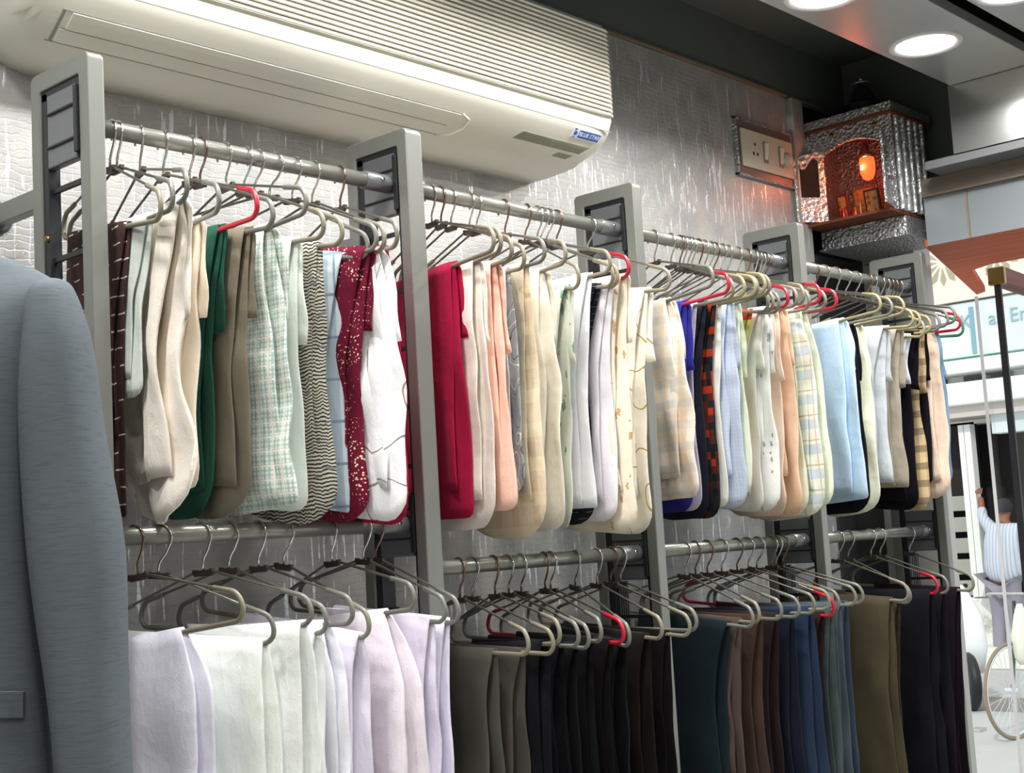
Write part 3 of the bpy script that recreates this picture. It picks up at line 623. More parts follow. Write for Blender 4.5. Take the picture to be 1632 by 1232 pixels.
 [('trousers', 'trousers', l, cm('black suiting %d' % k, c, crease=.15), {'amp': .7}) for k, (l, c) in enumerate([
  ('first black trousers after the grey ones', '#111217'), ('second black trousers from the grey ones', '#0e1015'), ('third black trousers from the grey ones', '#131214'),
  ('fourth black trousers, middle of the black group', '#101317'), ('fifth black trousers from the grey ones', '#120e11'), ('sixth black trousers from the grey ones', '#0f1016'),
  ('brownish black trousers next to last of the black group', '#161111'), ('last black trousers left of the third upright', '#100d0f')])],
'L3': [
 ('trousers', 'trousers', 'dark teal trousers with a broad face', cm('dark teal suiting', '#17242b', crease=.15), {'amp': .5}),
 ('trousers', 'trousers', 'pleated mushroom brown trousers right of the dark teal ones', cm('mushroom suiting', '#50433e', crease=.15), {'amp': 1.3}),
 ('trousers', 'trousers', 'medium brown trousers right of the mushroom pair', cm('brown suiting', '#3e3029', crease=.15), {'amp': .6}),
 ('trousers', 'trousers', 'very dark brown trousers left of the navy pair', cm('dark brown suiting', '#23191a', crease=.15), {'amp': .6}),
 ('trousers', 'trousers', 'dark navy trousers left of the slate blue pair', cm('dark navy suiting', '#101624', crease=.15), {'amp': .7}),
 ('trousers', 'trousers', 'slate blue trousers in the middle lower bay', cm('slate blue suiting', '#222f45', crease=.15), {'amp': .7}),
 ('trousers', 'trousers', 'dark maroon trousers, a thin sliver right of the slate blue pair', cm('maroon suiting', '#2b151a', crease=.15), {'amp': .5}),
 ('trousers', 'trousers', 'pleated grey green trousers left of the fourth upright', cm('grey green suiting', '#485254', crease=.15), {'amp': 1.3}),
 ('trousers', 'trousers', 'pleated blue grey trousers at the fourth upright', cm('blue grey suiting', '#4c575f', crease=.15), {'amp': 1.3}),
 ('trousers', 'trousers', 'steel blue trousers, last before the olive brown pair', cm('steel blue suiting', '#364355', crease=.15), {'amp': .9})],
'L4': [
 ('trousers', 'trousers', 'olive brown trousers with a broad face', cm('olive brown suiting', '#464030', crease=.15), {'amp': .7}),
 ('trousers', 'trousers', 'darker olive brown trousers behind the broad olive pair', cm('dark olive suiting', '#3c372a', crease=.15), {'amp': .9}),
 ('trousers', 'trousers', 'black navy trousers left in the far lower bay', cm('black navy suiting', '#0e0f17', crease=.15), {'amp': .9}),
 ('trousers', 'trousers', 'black trousers second of the far black group', cm('ink suiting', '#100d14', crease=.15), {'amp': .9}),
 ('trousers', 'trousers', 'purplish black trousers at the far end of the rail', cm('plum black suiting', '#170e17', crease=.15), {'amp': .8})]}
white_in = cm('plain lining white', '#f2f2ef'); cream_in = cm('plain lining cream', '#efeddc')
SH['U1'][9][4]['mat3'] = cream_in; SH['U1'][9][4].pop('mat2')
SH['U2'][3][4]['mat2'] = white_in; SH['U2'][10][4].pop('mat2')
ordn = ['first', 'second', 'third', 'fourth', 'fifth', 'sixth', 'seventh', 'eighth', 'ninth', 'tenth', 'eleventh', 'twelfth', 'thirteenth', 'fourteenth', 'fifteenth', 'sixteenth', 'seventeenth', 'eighteenth']
for key, (HS, GS) in TAB.items():
    gi = {g[0]: k for k, g in enumerate(GS)}
    for i, rec in enumerate(HS):
        if i in gi:
            full = SH[key][gi[i]][2]
            desc = 'of the ' + full.split(',')[0].replace('trousers', 'pair') if 0 else 'of the ' + full.split(',')[0]
        else: desc = 'without clothes, last on %s rail %s' % ('upper' if key[0] == 'U' else 'lower', bays[int(key[1])-1].replace('in the bay right of', 'after'))
        hanger(key, i, rec, desc)
    for k, g in enumerate(GS):
        i = g[0]; gap = min([abs(HS[j][0]-HS[i][0]) for j in range(len(HS)) if j != i]+[.06])
        garment(key, HS[i], g, SH[key][k], max(gap, .018))

# ------------------------------------------------------------------ air conditioner
t = thing('air_conditioner', 'large cream wall split air conditioner with ribbed grille and blue badge above the upper rail', 'air conditioner', (1.13, WALL, 2.33))
def rel(P): return (P[0]-1.13, P[1]-WALL, P[2]-2.33)
PROF = [(.159, 2.33), (.10, 2.328), (.06, 2.337), (.03, 2.3506), (-.02, 2.3855), (-.045, 2.408), (-.058, 2.422), (-.066, 2.451), (-.070, 2.52), (-.070, 2.62), (-.064, 2.675), (-.050, 2.70), (-.02, 2.716), (.159, 2.722)]
X0, X1 = 1.12, 2.655
def prof(d):
    r = .10; k = 0 if d >= r else r*(1-math.sqrt(max(0, 1-((r-d)/r)**2)))
    r3 = .03; k3 = 0 if d >= r3 else r3*(1-math.sqrt(max(0, 1-((r3-d)/r3)**2)))
    out = []
    for y, z in PROF:
        zz = max(z, 2.33+k*1.0) if z < 2.5 else min(z, 2.722-k3)
        yy = max(y, -.07+k3*.7) if y < .1 else y
        if z < 2.43 and k > 0: yy = yy + min(.02, k*.15)*(1 if y < .1 else 0)
        out.append((yy, zz))
    return out
bm = B(); rings = []
xs = [X0+d for d in (0, .004, .012, .025, .045, .07, .1)]; xs += [X0+.1+(X1-X0-.2)*k/8 for k in range(1, 8)]; xs += [X1-d for d in (.1, .07, .045, .025, .012, .004, 0)]
for x in xs: rings.append([bm.verts.new(rel((x, y, z))) for y, z in prof(min(x-X0, X1-x))])
for A, C in zip(rings, rings[1:]):
    for k in range(len(A)): bm.faces.new((A[k], A[(k+1) % len(A)], C[(k+1) % len(A)], C[k]))
bm.faces.new(rings[0]); bm.faces.new(rings[-1][::-1])
o = obj('housing', bm, MAT['ac'], t, smooth=True)
def onprof(s, off=0.):   # distance-along by elevation factor t seen from the room: find y,z on the profile
    for (y0, z0), (y1, z1) in zip(PROF[1:], PROF[2:]):
        a0 = (z0-1.45)/(y0+2.0988); a1 = (z1-1.45)/(y1+2.0988)
        if a0 <= s <= a1:
            k = (s-a0)/(a1-a0); n = Vector((0, -(z1-z0), (y1-y0))).normalized()
            return y0+(y1-y0)*k + n.y*off, z0+(z1-z0)*k + n.z*off
def strip(bm, x0, x1, s0, s1, lo=-.002, hi=.001, n=3, sh=0.):
    A = [onprof(s0+(s1-s0)*k/n, hi) for k in range(n+1)]; C = [onprof(s0+(s1-s0)*k/n, lo) for k in range(n+1)]
    P = A + C[::-1]
    v0 = [bm.verts.new(rel((x0+sh*(k if k <= n else 2*n+1-k)/n, y, z))) for k, (y, z) in enumerate(P)]
    v1 = [bm.verts.new(rel((x1+sh*(k if k <= n else 2*n+1-k)/n, y, z))) for k, (y, z) in enumerate(P)]
    bm.faces.new(v0); bm.faces.new(v1[::-1])
    for k in range(len(P)): bm.faces.new((v0[k], v0[(k+1) % len(P)], v1[(k+1) % len(P)], v1[k]))
    return bm
obj('louver', strip(B(), 1.215, 2.16, .4365, .4515, -.004, .003, sh=.0), MAT['ac'], t, smooth=False)
obj('louver', strip(B(), 1.205, 2.14, .4235, .4355, -.004, .0025, sh=.0), MAT['ac'], t)
bm = strip(B(), 1.205, 2.175, .4520, .4530, -.003, .0008, n=1); strip(bm, 1.205, 2.14, .4355, .4362, -.003, .0008, n=1); strip(bm, 1.19, 2.15, .4222, .4232, -.003, .0008, n=1)
strip(bm, 1.196, 1.202, .4225, .4530, -.003, .0008, n=4)
obj('vent_shade', bm, MAT['ac_dark'], t)
bm = strip(B(), 1.22, 2.645, .4775, .4783, -.002, .0006, n=1); obj('seam_line', bm, MAT['ac_dark'], t)
# air outlet corner (the curved right end of the outlet)
bm = tube(B(), [rel((x, *onprof(s, .001))) for x, s in ((2.165, .4525), (2.19, .448), (2.19, .436), (2.165, .426), (2.13, .4215))], .0022, 6); obj('outlet_edge', bm, MAT['ac_rib'], t, smooth=True)
# grille
bm = B(); box(bm, X0+.035-1.13, X1-.012-1.13, -.0725-WALL, -.0685-WALL, 2.468-2.33, 2.672-2.33); obj('grille_back', bm, MAT['ac_slot'], t)
bm = B(); z = 2.462
while z < 2.676:
    e = .016 if z < 2.655 else .03
    tube(bm, [rel((X0+.03, -.069, z)), rel((X0+.04, -.0745, z)), rel((X1-.02-.006, -.0745, z)), rel((X1-.010, -.068, z))], .0036, 8); z += .0112
obj('grille', bm, MAT['ac_rib'], t, smooth=True)
obj('display_window', strip(B(), 2.345, 2.585, .4405, .4512, -.002, .0015, sh=.02), MAT['display'], t)
obj('receiver_window', strip(B(), 2.505, 2.555, .4305, .4365, -.002, .0015, sh=.015), MAT['display'], t)
y, z = onprof(.4655, .0012); y2, z2 = onprof(.4715, .0012); y1_, z1_ = onprof(.4595, .0012)
upv = Vector((0, y2-y1_, z2-z1_)); hh = upv.length; upv.normalize(); nrm = Vector((1, 0, 0)).cross(upv)
def plate(name, mat, x0, x1, h, off):
    bm = B(); c = Vector(rel((0, y, z)))
    vs = []
    for d in (off, off-.001):
        for a, b in ((x0, -h), (x1, -h), (x1, h), (x0, h)): vs.append(bm.verts.new(c + Vector((a, 0, 0)) + upv*b + nrm*d))
    bm.faces.new(vs[:4]); bm.faces.new(vs[4:][::-1])
    for k in range(4): bm.faces.new((vs[k], vs[k+4], vs[(k+1) % 4+4], vs[(k+1) % 4]))
    return obj(name, bm, mat, t)
plate('badge', MAT['logo_blue'], 2.54, 2.618, hh*.42, .0005); plate('badge_border', MAT['logo_white'], 2.518, 2.621, hh*.52, .0001)
def lay(o, x, b, off):
    o.matrix_local = Matrix.Translation(Vector(rel((x, y, z))) + upv*b + nrm*off) @ Matrix((( 1, upv.x, nrm.x, 0), (0, upv.y, nrm.y, 0), (0, upv.z, nrm.z, 0), (0, 0, 0, 1)))
o = text('badge_text', 'BLUE STAR', .0155, MAT['logo_white'], t, .0003); lay(o, 2.579, 0, .0009)
bm = B(); lathe(bm, [(.0055, 0), (.0055, .0006)], 16); box(bm, -.006, .006, -.0005, .0005, 0, .0008)
box(bm, -.009, .000, .0095, .0125, 0, .0007); box(bm, -.008, .004, -.0115, -.0095, 0, .0007)
o = obj('badge_emblem', bm, MAT['logo_blue'], t); lay(o, 2.528, 0, .0006)

# ------------------------------------------------------------------ switch board
t = thing('switch_board', 'framed ivory switch and socket plate on the silver wall left of the shrine', 'switch board', (3.69, WALL, 2.595))
def prb(x0, x1, z0, z1, d0, d1): return box(B(), x0-3.69, x1-3.69, -d1, -d0, z0-2.595, z1-2.595)
obj('back_box', prb(3.54, 3.852, 2.512, 2.680, 0, .010), MAT['switch_box'], t, bev=.001)
bm = B()
for a in ((3.534, 3.856, 2.505, 2.512), (3.534, 3.856, 2.680, 2.687), (3.534, 3.541, 2.505, 2.687), (3.851, 3.858, 2.505, 2.687)): box(bm, a[0]-3.69, a[1]-3.69, -.014, 0, a[2]-2.595, a[3]-2.595)
obj('rim', bm, MAT['foil'], t, bev=.001)
obj('cover_plate', prb(3.556, 3.848, 2.535, 2.655, .010, .018), MAT['ivory'], t, bev=.003)
bm = B()
for x, z_ in ((3.628, 2.612), (3.618, 2.582), (3.640, 2.582)):
    box(bm, x-3.69-.004, x-3.69+.004, -.0186, -.017, z_-2.595-.005, z_-2.595+.005)
obj('socket_holes', bm, MAT['dark'], t)
for x in (3.685, 3.775):
    bm = B(); box(bm, x-3.69-.012, x-3.69+.012, -.021, -.017, -.034, .034); f = obj('switch_frame', bm, MAT['ac_slot'], t, bev=.001)
    bm = B(); prism(bm, [(-.020, -.030), (-.028, .028), (-.020, .030), (-.0175, 0)], x-3.69-.009, x-3.69+.009); obj('rocker', bm, MAT['ac'], f, bev=.001)
bm = B(); lathe(bm, [(.024, 0), (.024, .008), (.015, .018), (.006, .02)], 20); o = obj('regulator_knob', bm, MAT['ivory'], t, smooth=True); o.rotation_euler = (PI/2, 0, 0); o.location = (.115, -.018, -.005)

# ------------------------------------------------------------------ shrine
SX = 3.955
t = thing('wall_shrine', 'silver foil covered cabinet shrine with open doors and a red lamp in the corner', 'shrine', (SX, 0, 2.32))
def sb(bm, x0, x1, y0, y1, z0, z1): return box(bm, x0, x1, y0, y1, z0-2.32, z1-2.32)
sk = B(); sb(sk, .045, .30, -.150, .150, 2.322, 2.382); sb(sk, .035, .31, -.157, .155, 2.316, 2.323)
obj('base_band', sk, MAT['foil'], t, bev=.002)
obj('shelf_board', sb(B(), -.055, .20, -.152, .150, 2.383, 2.392), MAT['red_wood'], t, bev=.001)
# side and back walls of the box
obj('side_panel', sb(B(), .0, .21, -.155, -.147, 2.392, 2.70), MAT['foil'], t)
obj('side_panel', sb(B(), .0, .21, .147, .155, 2.392, 2.70), MAT['foil'], t)
obj('back_panel', sb(B(), .195, .21, -.147, .147, 2.392, 2.70), MAT['foil'], t)
bm = B()
for k in range(5):
    tube(bm, [(.02+k*.043, -.157, .075), (.02+k*.043, -.157, .375)], .007, 8)
    sb(bm, .028+k*.043, .034+k*.043, -.158, -.154, 2.395, 2.70)
obj('fluting', bm, MAT['foil_lit'], t, smooth=False)
# front with arched opening
bm = B(); n = 16; yl, yr_, zs, zt = .110, -.140, 2.60, 2.645
arch = [(yl+(yr_-yl)*k/n, zs+(zt-zs)*math.sin(PI*k/n)**.8) for k in range(n+1)]
for (a0, b0), (a1, b1) in zip(arch, arch[1:]):
    vs = [bm.verts.new((x, y, z-2.32)) for x in (-.006, .004) for y, z in ((a0, b0), (a1, b1), (a1, 2.70), (a0, 2.70))]
    for q in ((0, 1, 2, 3), (7, 6, 5, 4), (0, 4, 5, 1)): bm.faces.new([vs[i] for i in q])
sb(bm, -.006, .004, yl, .155, 2.392, 2.70); sb(bm, -.006, .004, -.155, yr_, 2.392, 2.70)
obj('arched_front', bm, MAT['foil'], t)
bm = B()
for a, b_ in arch:
    for dx in (0,): bmesh.ops.create_icosphere(bm, subdivisions=1, radius=.0042, matrix=Matrix.Translation((-.009, a, b_-2.32+.003)))
for k in range(1, 8):
    bmesh.ops.create_icosphere(bm, subdivisions=1, radius=.004, matrix=Matrix.Translation((-.009, yl, zs-2.32-.0)))
obj('bead_trim', bm, MAT['steel'], t, smooth=True)
for yy in (.055, -.095):
    bm = B(); lathe(bm, [(.010, 0), (.007, .004), (.003, .007)], 7); o = obj('gold_rosette', bm, MAT['brass'], t); o.rotation_euler = (0, -PI/2, 0); o.location = (-.006, yy, 2.675-2.32)
obj('cornice_board', sb(B(), -.022, .26, -.165, .165, 2.697, 2.706), MAT['red_wood'], t, bev=.001)
obj('cornice', sb(B(), -.018, .255, -.162, .162, 2.706, 2.735), MAT['foil'], t, bev=.002)
# doors
def door(hy, ang, wd, flip, mt, nm):
    o = thing_child = bpy.data.objects.new('door', None)
    bm = B(); k = 10; z0, z1 = .078, .292
    out = [(0, z0), (wd, z0)] + [(wd-wd*i/k, z1 - (.010+.0*i) + .028*math.sin(PI/2*(i/k if flip else 1-i/k))) for i in range(k+1)]
    hole0 = (.022, z0+.085)
    inn = [(.022, z0+.080), (wd-.018, z0+.080)] + [(wd-.018-(wd-.040)*i/k, z1-.035+.022*((i/k) if flip else 1-i/k)**1.0 - .012*math.sin(2*PI*i/k)) for i in range(k+1)]
    for x, s in ((0, 1), (.007, -1)):
        pass
    vo = [[bm.verts.new((x, a, b_)) for a, b_ in out] for x in (0, .007)]; vi = [[bm.verts.new((x, a, b_)) for a, b_ in inn] for x in (0, .007)]
    n_ = len(out)
    for i in range(n_):
        j = (i+1) % n_
        bm.faces.new((vo[0][i], vo[0][j], vi[0][j], vi[0][i])); bm.faces.new((vo[1][i], vi[1][i], vi[1][j], vo[1][j]))
        bm.faces.new((vo[0][i], vo[1][i], vo[1][j], vo[0][j])); bm.faces.new((vi[0][i], vi[0][j], vi[1][j], vi[1][i]))
    d = obj('door', bm, mt, t); d.location = (-.008, hy, 0); d.rotation_euler = (0, 0, ang)
    bm = B(); A = [bm.verts.new((.003, a, b_)) for a, b_ in inn]; C = [bm.verts.new((.004, a, b_)) for a, b_ in inn]; bm.faces.new(A); bm.faces.new(C[::-1])
    obj('door_pane', bm, MAT['shrine_glass'], d)
    return d
gm = M('dark brown glass', '#4a3a34', .12, .2); MAT['shrine_glass'] = gm.m
door(.088, math.radians(57), .108, True, MAT['foil_lit'], 'left')
door(-.142, math.radians(106), .105, False, MAT['foil'], 'right')
# lamp inside
glow = plain('glowing red orange glass', '#ff5030', .3, emit='#ff3a18', es=5.); hot = plain('white hot filament', '#fff0d0', .3, emit='#ffe0a8', es=22.)
lt = thing('shrine_lamp', 'glowing red electric lamp hanging inside the shrine', 'lamp', (SX+.07, -.022, 2.545))
bm = B(); lathe(bm, [(.004, -.022), (.016, -.016), (.024, .004), (.025, .036), (.022, .054), (.013, .06)], 16); obj('bulb', bm, glow, lt, smooth=True)
bm = B(); lathe(bm, [(.003, .004), (.012, .010), (.0125, .026), (.004, .034)], 10); o = obj('filament', bm, hot, lt, smooth=True); o.location = (-.012, .004, 0)
bm = B(); lathe(bm, [(.022, .05), (.024, .055), (.020, .068), (.009, .074), (.008, .10), (.0, .1)], 16); obj('cap', bm, MAT['steel'], lt, smooth=True)
bm = B(); box(bm, -.003, .003, -.012, .012, .085, .150); obj('hanger_strap', bm, MAT['red_wood'], lt)
pl = bpy.data.lights.new('shrine_bulb_light', 'POINT'); pl.energy = .45; pl.color = (1, .22, .08); pl.shadow_soft_size = .02
po = bpy.data.objects.new('shrine_bulb_light', pl); col.objects.link(po); po.location = (SX+.03, -.022, 2.565)
# small framed pictures and puja items
def framed(y, wd, h, x, c1, c2, lab, tilt=-.15):
    q = thing('framed_picture', lab, 'picture', (SX+x, y, 2.3925), (0, tilt, 0), 'small framed prints in the shrine')
    obj('picture_frame', box(B(), 0, .008, -wd/2, wd/2, 0, h), plain('frame '+c1, c1, .3), q, bev=.001)
    m = M('print '+c2, c2, .4); v, a, b_, c_ = m.uv(True); vo = m.n('ShaderNodeTexVoronoi'); vo.inputs['Scale'].default_value = 60; m.l(v, vo.inputs['Vector'])
    m.color(m.mix(m.step(vo.outputs['Distance'], .2, .6), c2, '#d7a05a'))
    obj('print', box(B(), -.001, .001, -wd/2+.006, wd/2-.006, .006, h-.006), m.m, q)
framed(.082, .038, .105, .09, '#8a2a18', '#c2301c', 'leftmost small red framed print in the shrine')
framed(.022, .080, .125, .13, '#8c6a38', '#a8803c', 'wide gold framed print at the back of the shrine')
framed(-.045, .052, .092, .045, '#1c0f10', '#b02a1a', 'black framed red print in the front of the shrine')
q = thing('wood_block', 'tan wooden block with a small white oval at the right of the shrine', 'block', (SX+.05, -.088, 2.3925))
obj('block', box(B(), 0, .02, -.012, .012, 0, .12), MAT['teak'], q, bev=.002)
bm = B(); lathe(bm, [(.0055, 0), (.0055, .002)], 14); o = obj('oval', bm, MAT['logo_white'], q); o.rotation_euler = (0, -PI/2, 0); o.scale = (1.5, 1, 1); o.location = (0, 0, .07)
for k, (y, x, c, nm, lab) in enumerate(((.055, .03, '#b02030', 'small_figurine', 'small red figurine on the shrine shelf'), (.02, .045, '#c2542a', 'small_figurine', 'orange figurine beside the red one in the shrine'), (-.008, .028, '#d8c8a0', 'incense_holder', 'thin pale incense holder in front of the prints'))):
    bm = B(); pr_ = [(.013, 0), (.014, .006), (.008, .016), (.010, .026), (.006, .034), (.0075, .041), (.003, .048)] if k < 2 else [(.008, 0), (.003, .006), (.0025, .05), (.001, .052)]
    o = obj(nm, lathe(bm, pr_, 12), plain('figurine '+c, c, .25, .4), smooth=True); o.location = (SX+x, y, 2.3925); tag(o, lab, 'figurine' if k < 2 else 'incense holder')
# dome on top
q = thing('shrine_spire', 'dark tiered spire with a bright knob standing on top of the shrine', 'spire', (SX+.12, .0, 2.7355))
bm = B(); lathe(bm, [(.075, 0), (.078, .012), (.060, .018), (.062, .05), (.045, .062), (.03, .10), (.012, .115), (.008, .12)], 20); obj('dome', bm, MAT['black_steel'], q, smooth=False)
bm = B(); lathe(bm, [(.034, .118), (.036, .122), (.008, .126)], 16); obj('canopy_disc', bm, MAT['bracket'], q)
bm = B(); lathe(bm, [(.001, .126), (.008, .130), (.010, .140), (.006, .148), (.001, .155)], 14); obj('finial', bm, MAT['steel'], q, smooth=True)

# ------------------------------------------------------------------ suit jacket at the left, near the camera
FH = Vector((fw.x, fw.y, 0)).normalized(); RH = Vector((FH.y, -FH.x, 0))
jm = M('blue grey slubbed suiting', '#575d61', .9, 0, .1); v, x_, y_, z_ = jm.uv(True)
sl_ = jm.noise(jm.map(v, (30, 30, 700)), 1., 3, .65); we = jm.noise(v, 900, 1)
c_ = jm.mix(jm.step(sl_, .5, .75), '#5a6167', '#434a51'); c_ = jm.mix(jm.math('MULTIPLY', we, .3), c_, '#737a7e'); jm.color(c_)
jm.bump(jm.math('ADD', sl_, we), .15, .001); MAT['jacket'] = jm.m
JC = CAM + FH*1.85 + RH*(-.84); JC.z = 0
ja = math.atan2(RH.y, RH.x)
t = thing('suit_jacket', 'blue grey suit jacket on a stand at the left edge of the photo', 'jacket', (JC.x, JC.y, 0), (0, 0, ja))
# local axes: x = towards photo right, y = away from the camera
def loft(bm, secs, seg=28, pw=2.0):   # secs: (z, cx, cy, rx, ry)
    rings = []
    for z, cx, cy, rx, ry in secs:
        R_ = []
        for k in range(seg):
            a = 2*PI*k/seg; ca, sa = math.cos(a), math.sin(a)
            R_.append(bm.verts.new((cx+rx*math.copysign(abs(ca)**(2/pw), ca), cy+ry*math.copysign(abs(sa)**(2/pw), sa), z)))
        rings.append(R_)
    for A, C in zip(rings, rings[1:]):
        for k in range(seg): bm.faces.new((A[k], A[(k+1) % seg], C[(k+1) % seg], C[k]))
    bm.faces.new(rings[0][::-1]); bm.faces.new(rings[-1])
    return bm
bs = [(.98, 0, .01, .235, .125), (1.1, 0, .01, .232, .125), (1.25, 0, .01, .222, .12), (1.38, 0, .01, .212, .115), (1.5, 0, .01, .212, .118), (1.62, 0, .01, .22, .12), (1.72, 0, .01, .226, .115), (1.79, 0, .01, .236, .095), (1.817, 0, .01, .244, .075), (1.832, 0, .01, .232, .06), (1.85, 0, .01, .205, .05), (1.868, 0, .01, .165, .045), (1.885, 0, .01, .115, .042), (1.90, 0, .01, .06, .04)]
o = obj('body', loft(B(), bs, 36, 2.3), MAT['jacket'], t, smooth=True)
s_ = o.modifiers.new('s', 'SUBSURF'); s_.levels = 1; s_.render_levels = 1
Lz = [(1.815, -.622), (1.795, -.632), (1.76, -.632), (1.718, -.639), (1.643, -.643), (1.55, -.640), (1.469, -.635), (1.366, -.623), (1.275, -.607), (1.18, -.601), (1.046, -.596)]
Rz = [(1.815, -.577), (1.795, -.568), (1.76, -.558), (1.718, -.549), (1.643, -.543), (1.55, -.526), (1.469, -.512), (1.366, -.514), (1.275, -.515), (1.18, -.512), (1.046, -.512)]
for sgn in (1, -1):
    ss = [(1.829, sgn*(-.60+.84), -.01, .004, .01), (1.826, sgn*(-.60+.84), -.015, .014, .035)]
    for (z, l), (_, r) in zip(Lz, Rz):
        wr = (r-l)/2; c0 = (l+r)/2+.84; wob = .003*math.sin(z*31)
        ss.append((z, sgn*c0, -.035-.02*(1.823-z), wr, min(.07, .045+(1.84-z)*.35)+wob))
    o = obj('sleeve', loft(B(), ss[::-1], 28, 2.2), MAT['jacket'], t, smooth=True)
    s_ = o.modifiers.new('s', 'SUBSURF'); s_.levels = 1; s_.render_levels = 1
for sgn in (1, -1):
    by_ = lambda x: .01-.1195*(max(0., 1-(x/.221)**2.3))**(1/2.3)
    bm = B(); rows = []
    for k in range(7):
        x = .12+.013*k; rows.append([bm.verts.new((sgn*x, by_(x)+o_, z_)) for o_, z_ in ((-.006, 1.304-k*.002), (-.007, 1.272-k*.002), (.004, 1.270-k*.002), (.004, 1.304-k*.002))])
    for A, C in zip(rows, rows[1:]):
        for k in range(4): bm.faces.new((A[k], A[(k+1) % 4], C[(k+1) % 4], C[k]))
    bm.faces.new(rows[0]); bm.faces.new(rows[-1][::-1])
    obj('pocket_flap', bm, MAT['jacket'], t)
bm = B(); prism(bm, [(-.03, 1.885), (.03, 1.885), (.075, 1.70), (.01, 1.40), (-.07, 1.70)], -.122, -.108, axis='y'); obj('lapels', bm, MAT['jacket'], t, bev=.004)
q = thing('jacket_stand', 'black pole stand holding up the blue grey suit jacket', 'stand', (JC.x, JC.y, 0))
bm = tube(B(), [(0, 0, .012), (0, 0, .975)], .014, 12); obj('pole', bm, MAT['black_steel'], q, smooth=True)
bm = B(); lathe(bm, [(.17, 0), (.17, .008), (.03, .02)], 28); obj('base_plate', bm, MAT['black_steel'], q)

# ------------------------------------------------------------------ entrance doors
gl = M('clear door glass'); gl.nt.nodes.remove(gl.b); ou_ = gl.nt.nodes['Material Output']
tr = gl.n('ShaderNodeBsdfTransparent'); tr.inputs[0].default_value = (.97, .99, .98, 1); gs = gl.n('ShaderNodeBsdfGlossy'); gs.inputs['Roughness'].default_value = .02
mx = gl.n('ShaderNodeMixShader'); mx.inputs[0].default_value = .05; gl.l(tr.outputs[0], mx.inputs[1]); gl.l(gs.outputs[0], mx.inputs[2]); gl.l(mx.outputs[0], ou_.inputs[0])
d = thing('door_1', 'open glass entrance door with a dark edge and wooden top rail', 'door', (5.0, 0, 0), (0, 0, math.atan2(.1, 1))); d['kind'] = 'structure'
obj('door_pane', box(B(), .014, .95, -.005, .005, .01, 2.285), gl.m, d)
obj('edge_channel', box(B(), 0, .014, -.012, .012, .01, 2.285), MAT['dark'], d)
obj('top_rail', box(B(), .0, .96, -.03, .03, 2.285, 2.345), MAT['teak_dark'], d, bev=.002)
bm = box(B(), -.008, .02, -.031, .031, 2.28, 2.346); obj('pivot_fitting', bm, MAT['brass'], d, bev=.004)
d = thing('door_2', 'narrow fixed glass panel with a pale polished edge', 'glass panel', (5.0, .085, 0), (0, 0, math.atan2(.35, 1))); d['kind'] = 'structure'
obj('door_pane', box(B(), .008, .30, -.004, .004, .01, 2.25), gl.m, d)
obj('pale_edge', box(B(), 0, .008, -.006, .006, .01, 2.25), plain('pale polished edge', '#f2f0f2', .3), d)

# ------------------------------------------------------------------ street and the building opposite
wh = plain('sunlit whitewash', '#e6e8e4', .8); wh2 = plain('bluish white paint', '#d6e2e6', .8); pk = plain('pale pink grey concrete', '#c9c2bd', .8)
gy = plain('weathered concrete', '#9c9d94', .85); dk = plain('painted shop shade', '#1d1718', .8)  # near black tone stands in for shade inside the shop opening
struct(obj('ground', box(B(), 4.9, 30, -10, 25, -.25, -.15), plain('pale street paving', '#b6b8b6', .85)))
struct(obj('trim_17', box(B(), 4.42, 4.9, -4.3, 4, -.15, -.0), gy))
struct(obj('trim_18', box(B(), 10.9, 11.7, -8, 16, -.149, -.146), plain('darker street strip', '#8b8782', .8)))  # darker grey strip along the street
t = thing('opposite_building', 'bright white building across the street with sign board and ledges', 'building', (14.5, 4.4, -.15))
def ob(nm, x0, x1, y0, y1, z0, z1, m, bev=0, par=None): return obj(nm, box(B(), x0-14.5, x1-14.5, y0-4.4, y1-4.4, z0+.15, z1+.15), m, par or t, bev=bev)
ob('wall', 14.62, 15.5, -2, 10, 2.4, 8, wh); ob('wall', 14.62, 15.5, 4.95, 10, -.15, 2.4, gy); ob('wall', 14.62, 15.5, -2, 3.3, -.15, 2.4, gy)
ob('awning', 13.9, 14.62, 0, 7.5, 2.56, 2.80, wh, .02); ob('ledge', 14.2, 14.62, 0, 7.5, 2.93, 3.07, wh, .01)
ob('awning_underside', 14.0, 14.62, 0, 7.5, 2.44, 2.56, pk)
for k in range(8): ob('vent_window', 14.58, 14.61, .2+k*.75, .75+k*.75, 2.83, 2.92, plain('grey vent', '#4f5558', .5) if k == 0 else bpy.data.materials['grey vent'])
s = ob('sign_board', 14.48, 14.56, 1.6, 5.1, 3.12, 3.72, wh2, .01)
ob('sign_trim', 14.46, 14.49, 1.6, 5.1, 3.085, 3.12, MAT['sleeve_green']); ob('sign_bar', 14.465, 14.482, 4.27, 4.32, 3.15, 3.66, plain('pale blue bar', '#7fa3b4', .6))
tx = text('sign_text', 'K   as Engi', .215, plain('blue grey sign lettering', '#8fb0ba', .6), t, .004); tx.rotation_euler = (PI/2, 0, -PI/2); tx.location = (-.03, -.42, 3.65)
bm = B(); box(bm, 14.44-14.5, 14.52-14.5, -3.4, .8, 3.74+.15, 4.95+.15); obj('lattice_panel', bm, plain('pale lattice screen', '#e4e0cf', .8), t)
